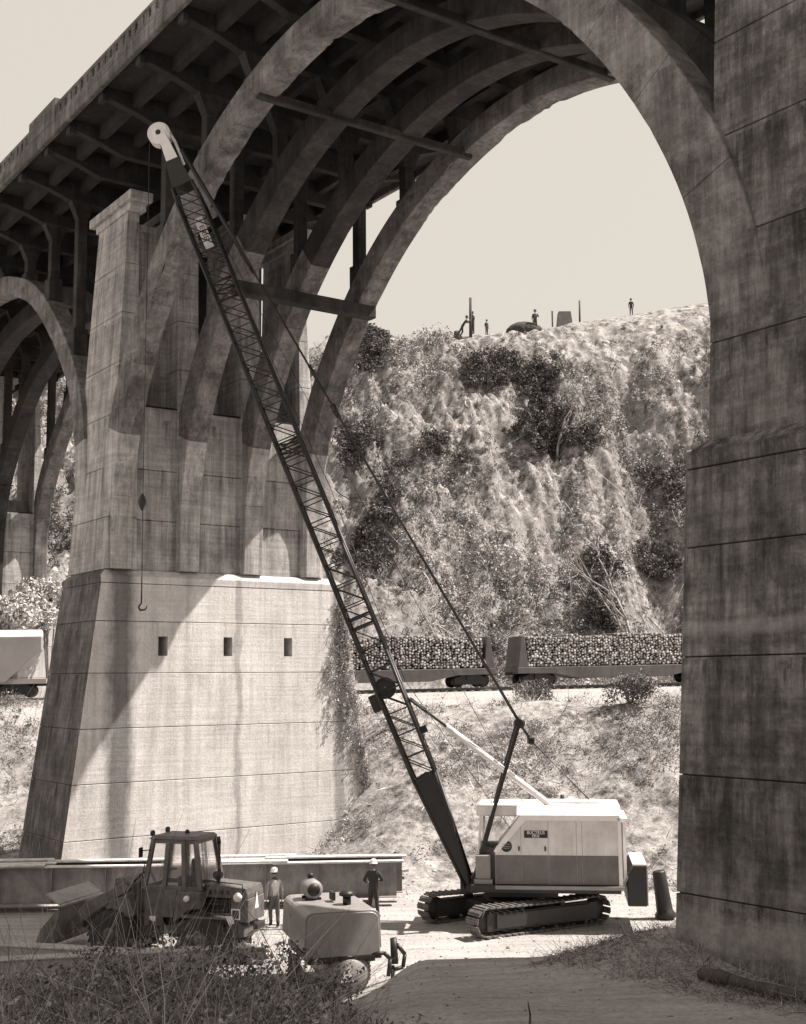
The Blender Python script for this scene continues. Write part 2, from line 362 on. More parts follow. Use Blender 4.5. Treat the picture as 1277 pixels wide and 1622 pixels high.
# ------------------------------------------------------------------ bridge
bridge = empty('concrete_arch_bridge', BO, math.atan2(A_.y, A_.x), 'long open spandrel concrete arch bridge with ribbed arches crossing above the yard', 'bridge')
JO = 0.012
def lift(parent, mat, r0, r1, name='concrete_lift', cut=None):
    """one pour: (x0,x1,y0,y1,z) at the bottom and top"""
    b = MB().frus(r0, r1).build(name, mat, parent, bevel=0.014)
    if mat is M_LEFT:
        b.data.materials.append(M_LEFTSHADE)
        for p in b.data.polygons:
            if p.normal.y < -.6 or p.normal.x < -.6: p.material_index = 1  # sides away from the sun take the copy with shade in its colour
    return b
def pier(sc, mirror, mat, mats, label, bt_near, windows=False, zb=-1.0):
    """sc = s of the face turned to the main span, mirror=+1: pier body lies toward -s"""
    p = empty('pier', (0, 0, 0), parent=bridge); p['label'] = label
    sg = -1 if mirror > 0 else 1
    def rng(a, b):      # distances behind face -> s range
        s0, s1 = sc + sg * a, sc + sg * b
        return (min(s0, s1), max(s0, s1))
    def base(z, ins=0.0):
        y0 = bt_near * max(z, zb) + ins; y1 = 15.0 - 0.155 * z - ins
        x = rng(0.012 * z - (0.12 if mirror > 0 else -.06) + ins, 4.75 - 0.03 * z - ins)
        return (x[0], x[1], y0, y1, z)
    zs = [zb - 1.5, -0.25, 1.9, 4.05, 6.2, 8.4, 10.5, 12.05]
    for i in range(len(zs) - 1):
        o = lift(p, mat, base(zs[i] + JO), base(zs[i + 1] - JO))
        if windows and abs(zs[i] - 8.4) < .01:
            cut = MB()
            for t0 in (4.1, 7.1, 10.05): cut.box(sc - 3.6, sc + 0.5, t0, t0 + 0.42, 9.1, 9.9)
            co = cut.build('cutter', mat, p)
            md = o.modifiers.new('b', 'BOOLEAN'); md.object = co; md.operation = 'DIFFERENCE'; md.solver = 'EXACT'
            dg = bpy.context.evaluated_depsgraph_get(); dg.update()
            me = bpy.data.meshes.new_from_object(o.evaluated_get(dg)); o.modifiers.clear(); o.data = me
            bpy.data.objects.remove(co)
        MB().frus(base(zs[i + 1] - 0.1, 0.05), base(zs[i + 1] + 0.1, 0.05)).build('joint', M_JOINT, p)
    # ledge courses
    b12 = base(12.05)
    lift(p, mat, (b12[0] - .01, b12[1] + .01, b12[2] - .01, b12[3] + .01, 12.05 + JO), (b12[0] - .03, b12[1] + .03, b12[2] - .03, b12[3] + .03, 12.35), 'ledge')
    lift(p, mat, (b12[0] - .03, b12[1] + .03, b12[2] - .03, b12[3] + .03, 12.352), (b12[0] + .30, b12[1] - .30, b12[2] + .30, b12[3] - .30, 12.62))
    # core up to the springing
    hz_ = [12.62, 14.75, 16.9, 19.6]
    for i in range(3):
        a, b_ = hz_[i], hz_[i + 1]
        x = rng(0.45, 4.3)
        lift(p, mats, (x[0], x[1], 2.4, 11.6, a + JO), (x[0], x[1], 2.4, 11.6, b_ - JO))
        MB().frus((x[0] + .04, x[1] - .04, 2.44, 11.56, b_ - .08), (x[0] + .04, x[1] - .04, 2.44, 11.56, b_ + .08)).build('joint', M_JOINT, p)
    # a shaft behind each rib up to the deck
    hs = [12.62, 14.8, 16.95, 19.2, 21.4, 23.6, 25.8, 28.1]
    for k, t0 in enumerate(RIBT):
        for i in range(len(hs) - 1):
            a, b_ = hs[i], hs[i + 1]
            def rr(z):
                f = (z - 12.6) / 15.5; x = rng((0.2 if mirror > 0 else 0.0) + (0.45 if mirror > 0 else .35) * f, 4.45 - 0.5 * f)
                n0 = 0.055 * (z - 12.6) if k == 0 else 0; n1 = 0.055 * (z - 12.6) if k == 3 else 0
                return (x[0], x[1], t0 - 0.03 + n0 - (0.15 if k == 0 else 0), t0 + 0.93 + (0.25 if k in (0,) else 0) - n1 + (0.15 if k == 3 else 0), z)
            lift(p, mats, rr(a + JO), rr(b_ - JO))
            q0, q1 = rr(b_ - .08), rr(b_ + .08)
            MB().frus((q0[0] + .04, q0[1] - .04, q0[2] + .04, q0[3] - .04, q0[4]), (q1[0] + .04, q1[1] - .04, q1[2] + .04, q1[3] - .04, q1[4])).build('joint', M_JOINT, p)
        x = rng(0.30, 4.2)
        MB().box(x[0], x[1], t0 + (.62 if k == 0 else -.22), t0 + 1.35 if k < 3 else t0 + 0.6, 28.1, 28.45).build('cap_course', mats, p, bevel=.02)
        x = rng(-0.05, 4.6)
        MB().box(x[0], x[1], t0 + (.45 if k == 0 else -.4), t0 + 1.5 if k < 3 else t0 + 0.8, 28.452, 28.85).build('cap', mats, p, bevel=.02)
    x = rng(1.6, 3.2)
    MB().box(x[0], x[1], 3.1, 5.0, 19.65, 28.0).build('diaphragm_wall', mats, p)
    MB().box(x[0], x[1], 8.95, 11.1, 19.65, 20.6).build('diaphragm_wall', mats, p)
    return p
RIBT = [2.0, 5.05, 8.1, 11.1]; RW = 0.9
P_IN = [(0, 28.75), (2, 28.62), (4, 28.2), (6, 27.55), (7.7, 26.8), (9.5, 25.65), (11.6, 23.85), (13.2, 21.9), (14.4, 20.0), (15.2, 18.3), (15.7, 16.6), (15.85, 15.0), (15.9, 12.64)]
P_SMALL = [(0, 28.0), (2, 27.7), (4.2, 26.8), (6.1, 25.6), (8.0, 24.0), (9.4, 22.4), (10.5, 20.7), (11.1, 19.0), (11.4, 17.3), (11.5, 15.5), (11.55, 12.64)]
def arch_profile(P, th0, th1):
    P = np.array(P, float); d = np.r_[0, np.cumsum(np.hypot(*np.diff(P, axis=0).T))]
    n = 60; q = np.linspace(0, d[-1], n); x = np.interp(q, d, P[:, 0]); z = np.interp(q, d, P[:, 1])
    k = np.array([1, 2, 3, 2, 1.]) / 9
    for _ in range(3):
        xs_, zs_ = x.copy(), z.copy()
        xp = np.r_[-x[2], -x[1], x, x[-1], x[-1]]; zp = np.r_[z[2], z[1], z, z[-1], z[-1]]
        x = np.convolve(xp, k, 'valid'); z = np.convolve(zp, k, 'valid'); x[0] = 0; x[-1], z[-1] = xs_[-1], zs_[-1]
    tx = np.gradient(x); tz = np.gradient(z); L = np.hypot(tx, tz); nxn, nzn = -tz / L, tx / L   # outward = up/right
    th = th0 + (th1 - th0) * (q / q[-1]) ** 1.3
    ex, ez = x + nxn * th, z + nzn * th
    return x, z, ex, ez
def add_arch(sc0, P, th0, th1, t0, mat, spall, zcols):
    """rib centred on s=sc0"""
    r = empty('arch_rib', (0, 0, 0), parent=bridge)
    x, z, ex, ez = arch_profile(P, th0, th1)
    half = [(x[i], z[i], ex[i], ez[i]) for i in range(len(x))]
    full = [(-a, b, -c, d) for a, b, c, d in half[::-1]] + half[1:]
    N = len(full); nseg = 18; cuts = [round(i * (N - 1) / nseg) for i in range(nseg + 1)]
    for g in range(nseg):
        seg = full[cuts[g]:cuts[g + 1] + 1]
        # shrink ends slightly for the joint
        seg = [tuple(v) for v in seg]
        def lerp(a, b, f): return tuple(a[i] + (b[i] - a[i]) * f for i in range(4))
        seg[0] = lerp(seg[0], seg[1], 0.018); seg[-1] = lerp(seg[-1], seg[-2], 0.018)
        # subdivide for irregular edges
        fine = []
        for i in range(len(seg) - 1):
            for q in range(3): fine.append(lerp(seg[i], seg[i + 1], q / 3))
        fine.append(seg[-1])
        mb = MB(); vs = []
        wid = [0, 0.03, RW - 0.03, RW]
        for j, (a, b, c, d) in enumerate(fine):
            dx, dz = (c - a), (d - b); L = math.hypot(dx, dz); ux, uz = dx / L, dz / L
            def sp(k):  # spall depth
                v = vnoise(sc0 + a + 7 * k + t0 * 3, 1.6) ; return max(0, v - (0.52 if spall else 0.7)) * (0.55 if spall else 0.3)
            c0, c1 = sp(0), sp(1)
            ring = [(a + ux * (0.02 + c0 * .6), t0, b + uz * (0.02 + c0 * .6)), (a, t0 + 0.03 + c0, b), (a, t0 + RW - 0.03 - c1, b), (a + ux * (.02 + c1 * .6), t0 + RW, b + uz * (.02 + c1 * .6)),
                    (c - ux * .02, t0 + RW, d - uz * .02), (c, t0 + RW - .03, d), (c, t0 + .03, d), (c - ux * .02, t0, d - uz * .02)]
            vs += [(p[0] + sc0, p[1], p[2]) for p in ring]
        n = 8; m_ = len(fine)
        fs = [(j * n + i, j * n + (i + 1) % n, (j + 1) * n + (i + 1) % n, (j + 1) * n + i) for j in range(m_ - 1) for i in range(n)]
        fs += [tuple(range(n)), tuple(range((m_ - 1) * n + n - 1, (m_ - 1) * n - 1, -1))]
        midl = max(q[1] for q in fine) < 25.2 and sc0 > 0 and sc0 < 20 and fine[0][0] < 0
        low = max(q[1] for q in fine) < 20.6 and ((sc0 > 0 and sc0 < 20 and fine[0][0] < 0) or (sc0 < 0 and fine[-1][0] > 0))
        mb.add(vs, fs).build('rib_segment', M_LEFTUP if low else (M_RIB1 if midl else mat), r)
    # dark mortar core so the joints read as recessed lines
    mb = MB(); vs = []
    for a, b, c, d in full:
        dx, dz = (c - a), (d - b); L = math.hypot(dx, dz); ux, uz = dx / L * .06, dz / L * .06
        vs += [(a + ux + sc0, t0 + .06, b + uz), (a + ux + sc0, t0 + RW - .06, b + uz), (c - ux + sc0, t0 + RW - .06, d - uz), (c - ux + sc0, t0 + .06, d - uz)]
    fs = [(j * 4 + i, j * 4 + (i + 1) % 4, (j + 1) * 4 + (i + 1) % 4, (j + 1) * 4 + i) for j in range(N - 1) for i in range(4)]
    mb.add(vs, fs).build('joint', M_JOINT, r)
    return lambda s: float(np.interp(abs(s - sc0), ex[np.argsort(ex)], ez[np.argsort(ex)]))
def vnoise(x, f=1.0):
    return float(vn(np.array([x * f]), np.array([3.3]))[0]) * .6 + float(vn(np.array([x * f * 3.1]), np.array([8.3]))[0]) * .4
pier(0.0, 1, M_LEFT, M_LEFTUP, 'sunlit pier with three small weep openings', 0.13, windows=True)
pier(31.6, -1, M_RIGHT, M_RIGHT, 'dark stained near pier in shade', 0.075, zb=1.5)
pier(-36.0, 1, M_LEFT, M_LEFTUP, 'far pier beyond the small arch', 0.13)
pier(67.6, -1, M_RIGHT, M_RIGHT, 'pier beyond the picture', 0.13)
P_MID = [(0, 28.6), (4.5, 28.25), (8.4, 26.95), (10.3, 25.75), (12.2, 24.1), (14.4, 21.7), (15.4, 19.8), (15.8, 17.5), (15.9, 15.0), (15.9, 12.64)]
SPANS = [(15.8, P_IN, 0.9, 1.6, [3.9, 7.5, 11.1, 14.3, 17.3, 20.5, 24.1, 27.7]),
         (-20.2, P_MID, 0.95, 1.25, [-5.6, -9.1, -12.6, -16.2, -20.2, -24.2, -27.8, -31.3, -34.8]),
         (51.8, P_IN, 1.0, 1.3, [39.9, 43.5, 47.1, 50.3, 53.3, 56.5, 60.1, 63.7])]
for (c0, P, h0, h1, cols) in SPANS:
    for k, t0 in enumerate(RIBT):
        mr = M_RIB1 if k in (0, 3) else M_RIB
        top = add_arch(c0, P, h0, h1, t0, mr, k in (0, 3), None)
        for s in cols:
            zt = top(s); zc = 29.75
            if zc - zt < 0.35: continue
            cm = empty('spandrel_column', (0, 0, 0), parent=bridge)
            y0, y1 = t0 + 0.22, t0 + 0.68
            zp = min(zt + 0.9, zc - .2) if zc - zt > 3 else zt + 0.25
            MB().box(s - .32, s + .32, t0 + .12, t0 + .78, zt - 0.75, zp).build('pedestal', M_RIB, cm, bevel=.03)
            MB().box(s - .22, s + .22, y0, y1, zp, zc - .55).build('shaft', M_RIB, cm, bevel=.03)
            MB().poly([(y0, zc - .55), (y1, zc - .55), (y1 + .35, zc + .25), (y0 - .35, zc + .25)], s - .225, s + .225, axis='x').build('haunch', M_RIB, cm)
# struts between ribs
for s, z, h, hw in [(4.30, 23.86, 0.55, .26), (11.9, 28.22, .30, .14), (19.7, 28.22, .30, .14), (27.3, 23.86, .55, .26)]:
    MB().box(s - hw, s + hw, (RIBT[0] if h < .5 else RIBT[1]) + .12, RIBT[3] + (RW - .02 if h > .5 else .4), z - h / 2, z + h / 2).build('strut', M_RIB, bridge, bevel=.03)
# deck
FB = sorted(set([c for sp in SPANS for c in sp[4]] + [-2.2, 0.4, -38.2, 31.2, 33.8, 36.4] + [-42, -46] + [67.2, 69.8, 73]))
for s in FB:
    fb = MB().poly([(-0.45, 31.0), (-0.45, 30.62), (0.9, 30.30), (1.9, 29.95), (12.1, 29.95), (13.1, 30.30), (14.45, 30.62), (14.45, 31.0)], s - .19, s + .19, axis='x').build('floor_beam', M_DECK, bridge, bevel=.02)
    for yy in (-0.47, 14.25):
        MB().box(s - .22, s + .22, yy, yy + .22, 30.42, 30.7).build('bracket_end', M_RIB, bridge, bevel=.02)
for t in (0.95, 2.45, 5.5, 8.55, 11.55, 13.05):
    for i in range(len(FB) - 1):
        MB().box(FB[i] + .195, FB[i + 1] - .195, t - .15, t + .15, 30.45, 31.0).build('stringer', M_DECK, bridge)
S0, S1 = -48.0, 75.0
for i in range(19):
    a = S0 + (S1 - S0) * i / 19; b = S0 + (S1 - S0) * (i + 1) / 19
    MB().box(a, b - .02, -.5, 14.5, 31.004, 31.3).build('deck_slab', M_DECK, bridge)
    for y0, y1 in ((-.72, -.502), (14.502, 14.72)):
        MB().box(a, b - .02, y0, y1, 30.72, 31.34).build('fascia', M_SHAFT, bridge, bevel=.03)
PAR = M_SHAFT
for y0, y1 in ((-.66, -.44), (14.44, 14.66)):
    bb = MB(); s = S0
    rail = empty('parapet', (0, 0, 0), parent=bridge)
    i = 0
    while s < S1 - .1:
        L = 3.6
        MB().box(s, s + L - .02, y0, y1, 31.9, 32.08).build('top_rail', PAR, rail, bevel=.02)
        MB().box(s, s + L - .02, y0, y1, 31.345, 31.5).build('bottom_rail', PAR, rail)
        mbp = MB()
        for q in range(6):
            w = .40 if q % 3 else .5
            mbp.box(s + q * .6 + .02, s + q * .6 + w, y0 + .02, y1 - .02, 31.5, 31.9)
        mbp.build('baluster', PAR, rail)
        s += L
    for s in (-38.2, -2.2, 33.8, 69.8):
        MB().box(s - 1.6, s + 1.6, y0 - .06, y1 + .06, 31.345, 32.35).build('parapet_block', PAR, rail, bevel=.03)

# ------------------------------------------------------------------ crane
CX0, CY0 = 3.55, 43.3
crane = empty('crawler_crane', (CX0, CY0, 0), 0, 'crawler crane with long black lattice boom and two tone house parked below the arch', 'crane')
UA = R_(30)
def UM(x, y, z=0): return Matrix.Rotation(UA, 4, 'Z') @ Matrix.Translation((x, y, z))
# under carriage: x along the track (front at -x), y across
TL, TR = 2.66, 0.49
for sy, w in ((-1.5, .66), (1.5, .66)):
    tr = empty('crawler_track', (0, 0, 0), parent=crane); tr.rotation_euler = (0, 0, UA); tr.location = (0, 0, 0)
    r = TR - .06; cx = TL - TR
    # path param: bottom, front arc, top, rear arc
    per = 4 * cx + 2 * math.pi * r; n = 46
    sh = None
    for i in range(n):
        d = per * i / n
        if d < 2 * cx: x, z, a = -cx + d, TR - r, math.pi
        elif d < 2 * cx + math.pi * r:
            q = (d - 2 * cx) / r; x, z, a = cx + r * math.sin(q), TR - r * math.cos(q), math.pi - q
        elif d < 4 * cx + math.pi * r:
            q = d - 2 * cx - math.pi * r; x, z, a = cx - q, TR + r - 0.04 * math.sin(math.pi * q / (2 * cx)), 0
        else:
            q = (d - 4 * cx - math.pi * r) / r; x, z, a = -cx - r * math.sin(q), TR + r * math.cos(q), -q
        if sh is None:
            mb = MB().box(-.10, .10, -w / 2, w / 2, -.02, .03).box(-.02, .03, -w / 2 + .02, w / 2 - .02, .03, .065).box(-.06, .06, -.09, .09, -.07, -.02)
            sh = mb.build('track_shoe', MUD, tr, bevel=.006); o = sh
        else: o = share(sh, 'track_shoe', tr)
        o.location = (x, sy, z); o.rotation_euler = (0, a, 0)
    fr = MB().box(-cx, cx, sy - .2, sy + .2, .2, .74).box(-cx * .85, cx * .85, sy - .27, sy + .27, .28, .70)
    fr.build('track_frame', DARKSTEEL, tr)
    for i, x in enumerate([-cx, cx]):
        MB().lathe([(.08, -.14), (.33, -.12), (.36, -.06), (.36, .06), (.33, .12), (.08, .14)], Matrix.Translation((x, sy, TR)), 18, 'y').build('drive_wheel', DARKSTEEL, tr)
    for x in np.linspace(-1.45, 1.45, 6):
        MB().lathe([(.05, -.2), (.17, -.18), (.17, .18), (.05, .2)], Matrix.Translation((x, sy, .25)), 12, 'y').build('road_wheel', BLACK, tr)
    for x in (-.8, .8):
        MB().lathe([(.04, -.18), (.1, -.16), (.1, .16), (.04, .18)], Matrix.Translation((x, sy, .78)), 10, 'y').build('top_roller', BLACK, tr)
M0 = Matrix.Rotation(UA, 4, 'Z')
MB().box(-1.1, 1.1, -1.3, 1.3, .35, .72, M0).box(-.35, .35, -1.6, 1.6, .3, .6, M0).build('car_body', DARKSTEEL, crane, bevel=.03)
MB().lathe([(.9, .72), (.9, .86), (.75, .86), (.75, .98)], None, 28).build('turntable', BLACK, crane)
# upper works: local x rear(+), y away(+) rotated slightly
UP = Matrix.Rotation(R_(-7), 4, 'Z')
up_e = empty('upper_works', (0, 0, 0), parent=crane); up_e.rotation_euler = (0, 0, R_(-7))
Y0, Y1 = -1.42, 1.42; XF, XR = -0.50, 3.50; ZB, ZM, ZT = 1.47, 2.38, 3.58
MB().box(-1.3, 3.5, Y0 - .05, Y1 + .05, 1.2, 1.45).box(-.9, 1.5, -1.0, 1.0, .985, 1.2).box(-1.7, -1.2, -.75, .75, 1.1, 1.5).build('revolving_frame', DARKSTEEL, up_e, bevel=.02)
MB().box(XF, XR + .1, Y0 - .16, Y0 - .055, 1.33, 1.44).build('side_step', COMP, up_e)
ch = 0.95   # chamfer of the front upper corner
MB().poly([(XF, ZB), (XR - .02, ZB), (XR - .02, ZT), (XF + ch - .05, ZT), (XF, ZM + .2)], Y0 + .03, Y1 - .03).build('house', CREAM, up_e)
# near side skin panels, each with a darker lower half
px = [XF, XF + 0.84, XF + 1.72, XF + 2.62, XF + 2.80, XR - .02]
for i in range(5):
    a, b = px[i] + .008, px[i + 1] - .008
    for (yy0, yy1) in ((Y0 + .004, Y0 + .028), (Y1 - .028, Y1 - .004)):
        if i == 0: up_pts = [(a, ZM + .004), (b, ZM + .004), (b, ZT - .01 if b > XF + ch else ZT - .25), (XF + ch - .1, ZT - .26) if b < XF + ch else (XF + ch, ZT - .01), (a, ZM + .22)]
        else: up_pts = [(a, ZM + .004), (b, ZM + .004), (b, ZT - .01), (max(a, XF + ch), ZT - .01)] + ([(a, ZT - .1)] if a < XF + ch else [])
        if i == 0: up_pts = [(a, ZM + .004), (b, ZM + .004), (b, ZM + .2 + (ZT - ZM - .2) * ((b - XF) / ch) - .02), (a, ZM + .2)]
        pn = MB().poly(up_pts, yy0, yy1).build('upper_panel', CREAM, up_e)
        lw = MB().box(a, b, yy0, yy1, ZB + .01, ZM - .004).build('lower_panel', REDGREY, up_e); lw['label'] = 'dark lower house panel'
for x in (XF + .78, XF + 1.62):
    MB().box(x - .03, x + .02, Y0 - .03, Y0 + .003, 2.52, 2.66).build('door_handle', DARKSTEEL, up_e)
# white corner trim (front slope, rear post) and roof
MB().poly([(XF - .05, ZM + .12), (XF + .07, ZM + .05), (XF + ch + .05, ZT - .1), (XR, ZT - .1), (XR, ZT + .05), (XF + ch - .12, ZT + .05)], Y0 - .02, Y0 + .06).build('side_trim', CREAMB, up_e)
MB().box(XR - .06, XR + .06, Y0 - .02, Y0 + .1, ZB - .05, ZT).build('corner_post', CREAMB, up_e)
roofo = MB().poly([(Y0 - .03, ZT + .05), (Y1 + .03, ZT + .05), (Y1 - .35, ZT + .34), (Y0 + .35, ZT + .34)], XF + ch - .25, XR + .05, axis='x').build('roof', CREAMB, up_e, bevel=.03)
MB().box(XF + 1.6, XF + 3.4, -.4, .4, ZT + .34, ZT + .42).build('roof_hatch', CREAMB, up_e, bevel=.02)
MB().tube((XF + 2.2, .5, ZT + .3), (XF + 2.2, .5, ZT + .55), .07).build('exhaust_stub', DARKSTEEL, up_e)
# operator's cab at the far front corner
cb = empty('operator_cab', (0, 0, 0), parent=up_e)
MB().box(-1.05, XF + .02, -.9, Y1 - .1, 1.3, 2.5).build('cab_base', REDGREY, cb)
for a, b in (((-1.05, 2.5), (-.98, 3.58)),):
    for y in (-.9, Y1 - .1):
        MB().bar((a[0], y, a[1]), (b[0], y, b[1]), .07).build('cab_post', CREAMB, cb)
MB().box(-1.12, XF + ch - .2, -.95, Y1 - .06, 3.56, 3.9).build('cab_roof', CREAMB, cb, bevel=.04)
MB().bar((-1.05, -.9, 2.5), (-1.05, Y1 - .1, 2.5), .07).build('cab_sill', CREAMB, cb)
MB().box(-1.02, -1.0, -.86, Y1 - .14, 2.54, 3.55).build('windscreen', GLASS, cb)
MB().poly([(-.98, 2.54), (XF, 2.54), (-.02, 3.3), (-.1, 3.5), (-.95, 3.5)], -.9, -.88).build('side_window', GLASS, cb)
MB().path([(-.98, -.91, 2.75), (-.6, -.91, 2.55), (-.05, -.91, 2.95)], .018, 5).build('window_bar', DARKSTEEL, cb)
MB().box(-.95, -.5, -.2, .3, 1.9, 2.6).build('cab_seat', BLACK, cb)
# rear grille frame, counterweight
gr = empty('rear_grille', (0, 0, 0), parent=up_e)
MB().box(XR + .08, XR + .12, Y0 + .25, Y1 - .25, ZM, ZT - .1).build('grille_panel', COMP, gr)
MB().box(XR + .08, XR + .125, Y0 + .25, Y1 - .25, ZB + .2, ZM - .01).build('grille_panel', REDGREY, gr)
for y in np.linspace(Y0 + .2, Y1 - .2, 5): MB().box(XR + .1, XR + .2, y - .03, y + .03, ZB + .1, ZT - .02).build('grille_bar', CREAMB, gr)
MB().box(XR + .05, XR + .26, Y0 + .1, Y1 - .1, ZT - .16, ZT - .04).build('grille_cap', CREAMB, gr)
MB().poly([(XR + .2, 0.82), (XR + .80, .82), (XR + .80, 2.08), (XR + .4, 2.08), (XR + .2, 1.8)], Y0 + .0, Y1 - .0).build('counterweight', BLACK, up_e, bevel=.03)
MB().box(XR + .38, XR + .82, Y0 + .02, Y1 - .02, 2.085, 2.13).build('counterweight_top', CREAMB, up_e)
MB().box(XR + .805, XR + .84, Y0 + .02, Y1 - .02, .84, 2.08).build('counterweight_back', COMP, up_e)
MB().bar((XR, Y0, 1.35), (XR + .4, Y0 + .05, 2.05), .05).build('counterweight_brace', COMP, up_e)
MB().box(-1.2, -.6, -1.35, -.75, 1.455, 1.6).build('front_step', COMP, up_e)
MB().box(-1.15, -.66, -1.3, -.95, 1.6, 2.35).build('fuel_box', COMP, up_e, bevel=.02)
# lettering
def text(s, size, loc, rot, mat, parent, name='lettering', ext=.004, wide=1.0):
    c = bpy.data.curves.new(name, 'FONT'); c.body = s; c.size = size; c.extrude = ext; c.align_x = 'CENTER'; c.align_y = 'CENTER'
    o = bpy.data.objects.new(name, c); COL.objects.link(o)
    dg = bpy.context.evaluated_depsgraph_get(); dg.update()
    me = bpy.data.meshes.new_from_object(o.evaluated_get(dg)); bpy.data.objects.remove(o)
    me.materials.clear(); me.materials.append(mat)
    o = bpy.data.objects.new(name, me); COL.objects.link(o); o.parent = parent; o.location = loc; o.rotation_euler = rot; o.scale = (wide, 1, 1)
    return o
sg = empty('name_sign', (0, 0, 0), parent=up_e)
MB().box(XF + .95, XF + 1.70, Y0 - .012, Y0 + .002, 2.93, 3.16).build('sign_plate', BLACK, sg, bevel=.004)
text('BUCYRUS', .155, (XF + 1.325, Y0 - .014, 3.095), (R_(90), 0, 0), WHITE, sg, wide=.85)
text('ERIE', .13, (XF + 1.325, Y0 - .014, 2.99), (R_(90), 0, 0), WHITE, sg, wide=1.0)
bd = empty('round_badge', (0, 0, 0), parent=up_e)
MB().poly([(XF + .37 + .18 * math.cos(a) * 1.0, 2.66 + .18 * math.sin(a)) for a in np.linspace(0, 2 * math.pi, 20, endpoint=False)], Y0 - .012, Y0 + .002).build('badge_plate', BLACK, bd)
for zz, hw in ((2.73, .12), (2.655, .15), (2.60, .10)):
    MB().box(XF + .37 - hw, XF + .37 + hw, Y0 - .02, Y0 - .013, zz - .012, zz + .012).build('badge_bar', COMP, bd)
# boom
foot = UP @ Vector((-1.42, -.3, 1.25)); 
# tip direction from the photo, boom leaning out to the left
tip = Vector((-8.62 - CX0, 43.9 - CY0, 27.75))
boom = empty('boom', (0, 0, 0), parent=crane)
ax = (tip - foot).normalized(); BL = (tip - foot).length
lat = Vector((0, 0, 1)).cross(ax).normalized(); dep = lat.cross(ax).normalized()
if dep.x < 0: dep = -dep
def bw_(d):   # half width lateral, half depth at distance d
    f = d / BL
    if f < 0.16: return .52, .10 + (.43 - .10) * (f / .16)
    if f < 0.90: return .46, .43
    g = (f - .90) / .10
    return .46 - .18 * g, .43 - .22 * g
def bp(d, a, b):
    l, h = bw_(d); return foot + ax * d + lat * l * a + dep * h * b
d0 = BL * .135; dt = BL * .925
DS = [0.02 * BL, d0] + list(np.linspace(d0, BL * .90, 3))[1:] + [dt]
for a in (-1, 1):
    for b in (-1, 1):
        MB().path([bp(d, a, b) for d in sorted(set(list(np.linspace(0.0, d0, 4)) + list(np.linspace(d0, BL * .9, 6)) + [dt]))], .058, 8).build('boom_chord', BLACK, boom)
# plated foot section
for a in (-1, 1):
    pts = [bp(0, a, -1), bp(0, a, 1), bp(d0, a, 1), bp(d0 * 1.02, a, .0), bp(d0, a, -1)]
    off = lat * (.012)
    mb = MB(); n = 5; vs = [p - off for p in pts] + [p + off for p in pts]
    mb.add(vs, [tuple(range(n)), tuple(range(2 * n - 1, n - 1, -1))] + [(i, i + n, (i + 1) % n + n, (i + 1) % n) for i in range(n)]).build('foot_plate', BLACK, boom)
mb = MB(); vs = [bp(d0 * .35, -1, -1), bp(d0 * .35, 1, -1), bp(d0, 1, -1), bp(d0, -1, -1)]
mb.add(vs + [v + dep * .02 for v in vs], [(0, 1, 2, 3), (7, 6, 5, 4), (0, 4, 5, 1), (1, 5, 6, 2), (2, 6, 7, 3), (3, 7, 4, 0)]).build('foot_cover_plate', BLACK, boom)
MB().tube(bp(0, -1.3, 0), bp(0, 1.3, 0), .12, n=12).build('foot_pin', DARKSTEEL, boom)
# lacing
nb = 29; dd = np.linspace(d0, dt, nb + 1)
for i in range(nb):
    a0, a1 = dd[i], dd[i + 1]
    for a in (-1, 1):
        MB().tube(bp(a0, a, 1), bp(a0, a, -1), .022, n=5).build('lacing_bar', BLACK, boom)
        p, q = (bp(a0, a, 1), bp(a1, a, -1)) if i % 2 == 0 else (bp(a0, a, 1), bp(a1, a, -1))
        MB().tube(p, q, .022, n=5).build('lacing_bar', BLACK, boom)
    for b in (-1, 1):
        MB().tube(bp(a0, -1, b), bp(a0, 1, b), .022, n=5).build('lacing_bar', BLACK, boom)
        p, q = (bp(a0, -1, b), bp(a1, 1, b)) if i % 2 == 0 else (bp(a0, 1, b), bp(a1, -1, b))
        MB().tube(p, q, .022, n=5).build('lacing_bar', BLACK, boom)
# section splices (denser diagonal frames)
for f in (.135 + .19, .135 + .42, .135 + .64):
    for o_ in (0, .35):
        d = BL * f + o_
        mb = MB()
        for (a, b), (c, e) in (((-1, -1), (1, 1)), ((-1, 1), (1, -1)), ((-1, -1), (-1, 1)), ((1, -1), (1, 1))): mb.tube(bp(d, a, b), bp(d, c, e), .03, n=5)
        mb.build('splice_frame', BLACK, boom)
# cream painted head with sheave
hd = empty('boom_head', (0, 0, 0), parent=boom)
mb = MB()
for a in (-1, 1):
    pts = [bp(dt, a, -1), bp(dt, a, 1), bp(BL * .965, a, .8), bp(BL * .985, a, .6), bp(BL * .985, a, -.9), bp(BL * .96, a, -.9)]
    n = 6; off = lat * .015; vs = [p - off for p in pts] + [p + off for p in pts]
    mb.add(vs, [tuple(range(n)), tuple(range(2 * n - 1, n - 1, -1))] + [(i, i + n, (i + 1) % n + n, (i + 1) % n) for i in range(n)])
mb.build('head_plate', BLACK, hd)
mb = MB()
for a in (-1, 1):
    pts = [bp(BL * .962, a, -.75), bp(BL * .962, a, .75), bp(BL * .99, a, .65), bp(BL * 1.004, a, .55), bp(BL * 1.004, a, -.9), bp(BL * .985, a, -.75)]
    off = lat * .02; vs = [p - off for p in pts] + [p + off for p in pts]
    mb.add(vs, [tuple(range(n)), tuple(range(2 * n - 1, n - 1, -1))] + [(i, i + n, (i + 1) % n + n, (i + 1) % n) for i in range(n)])
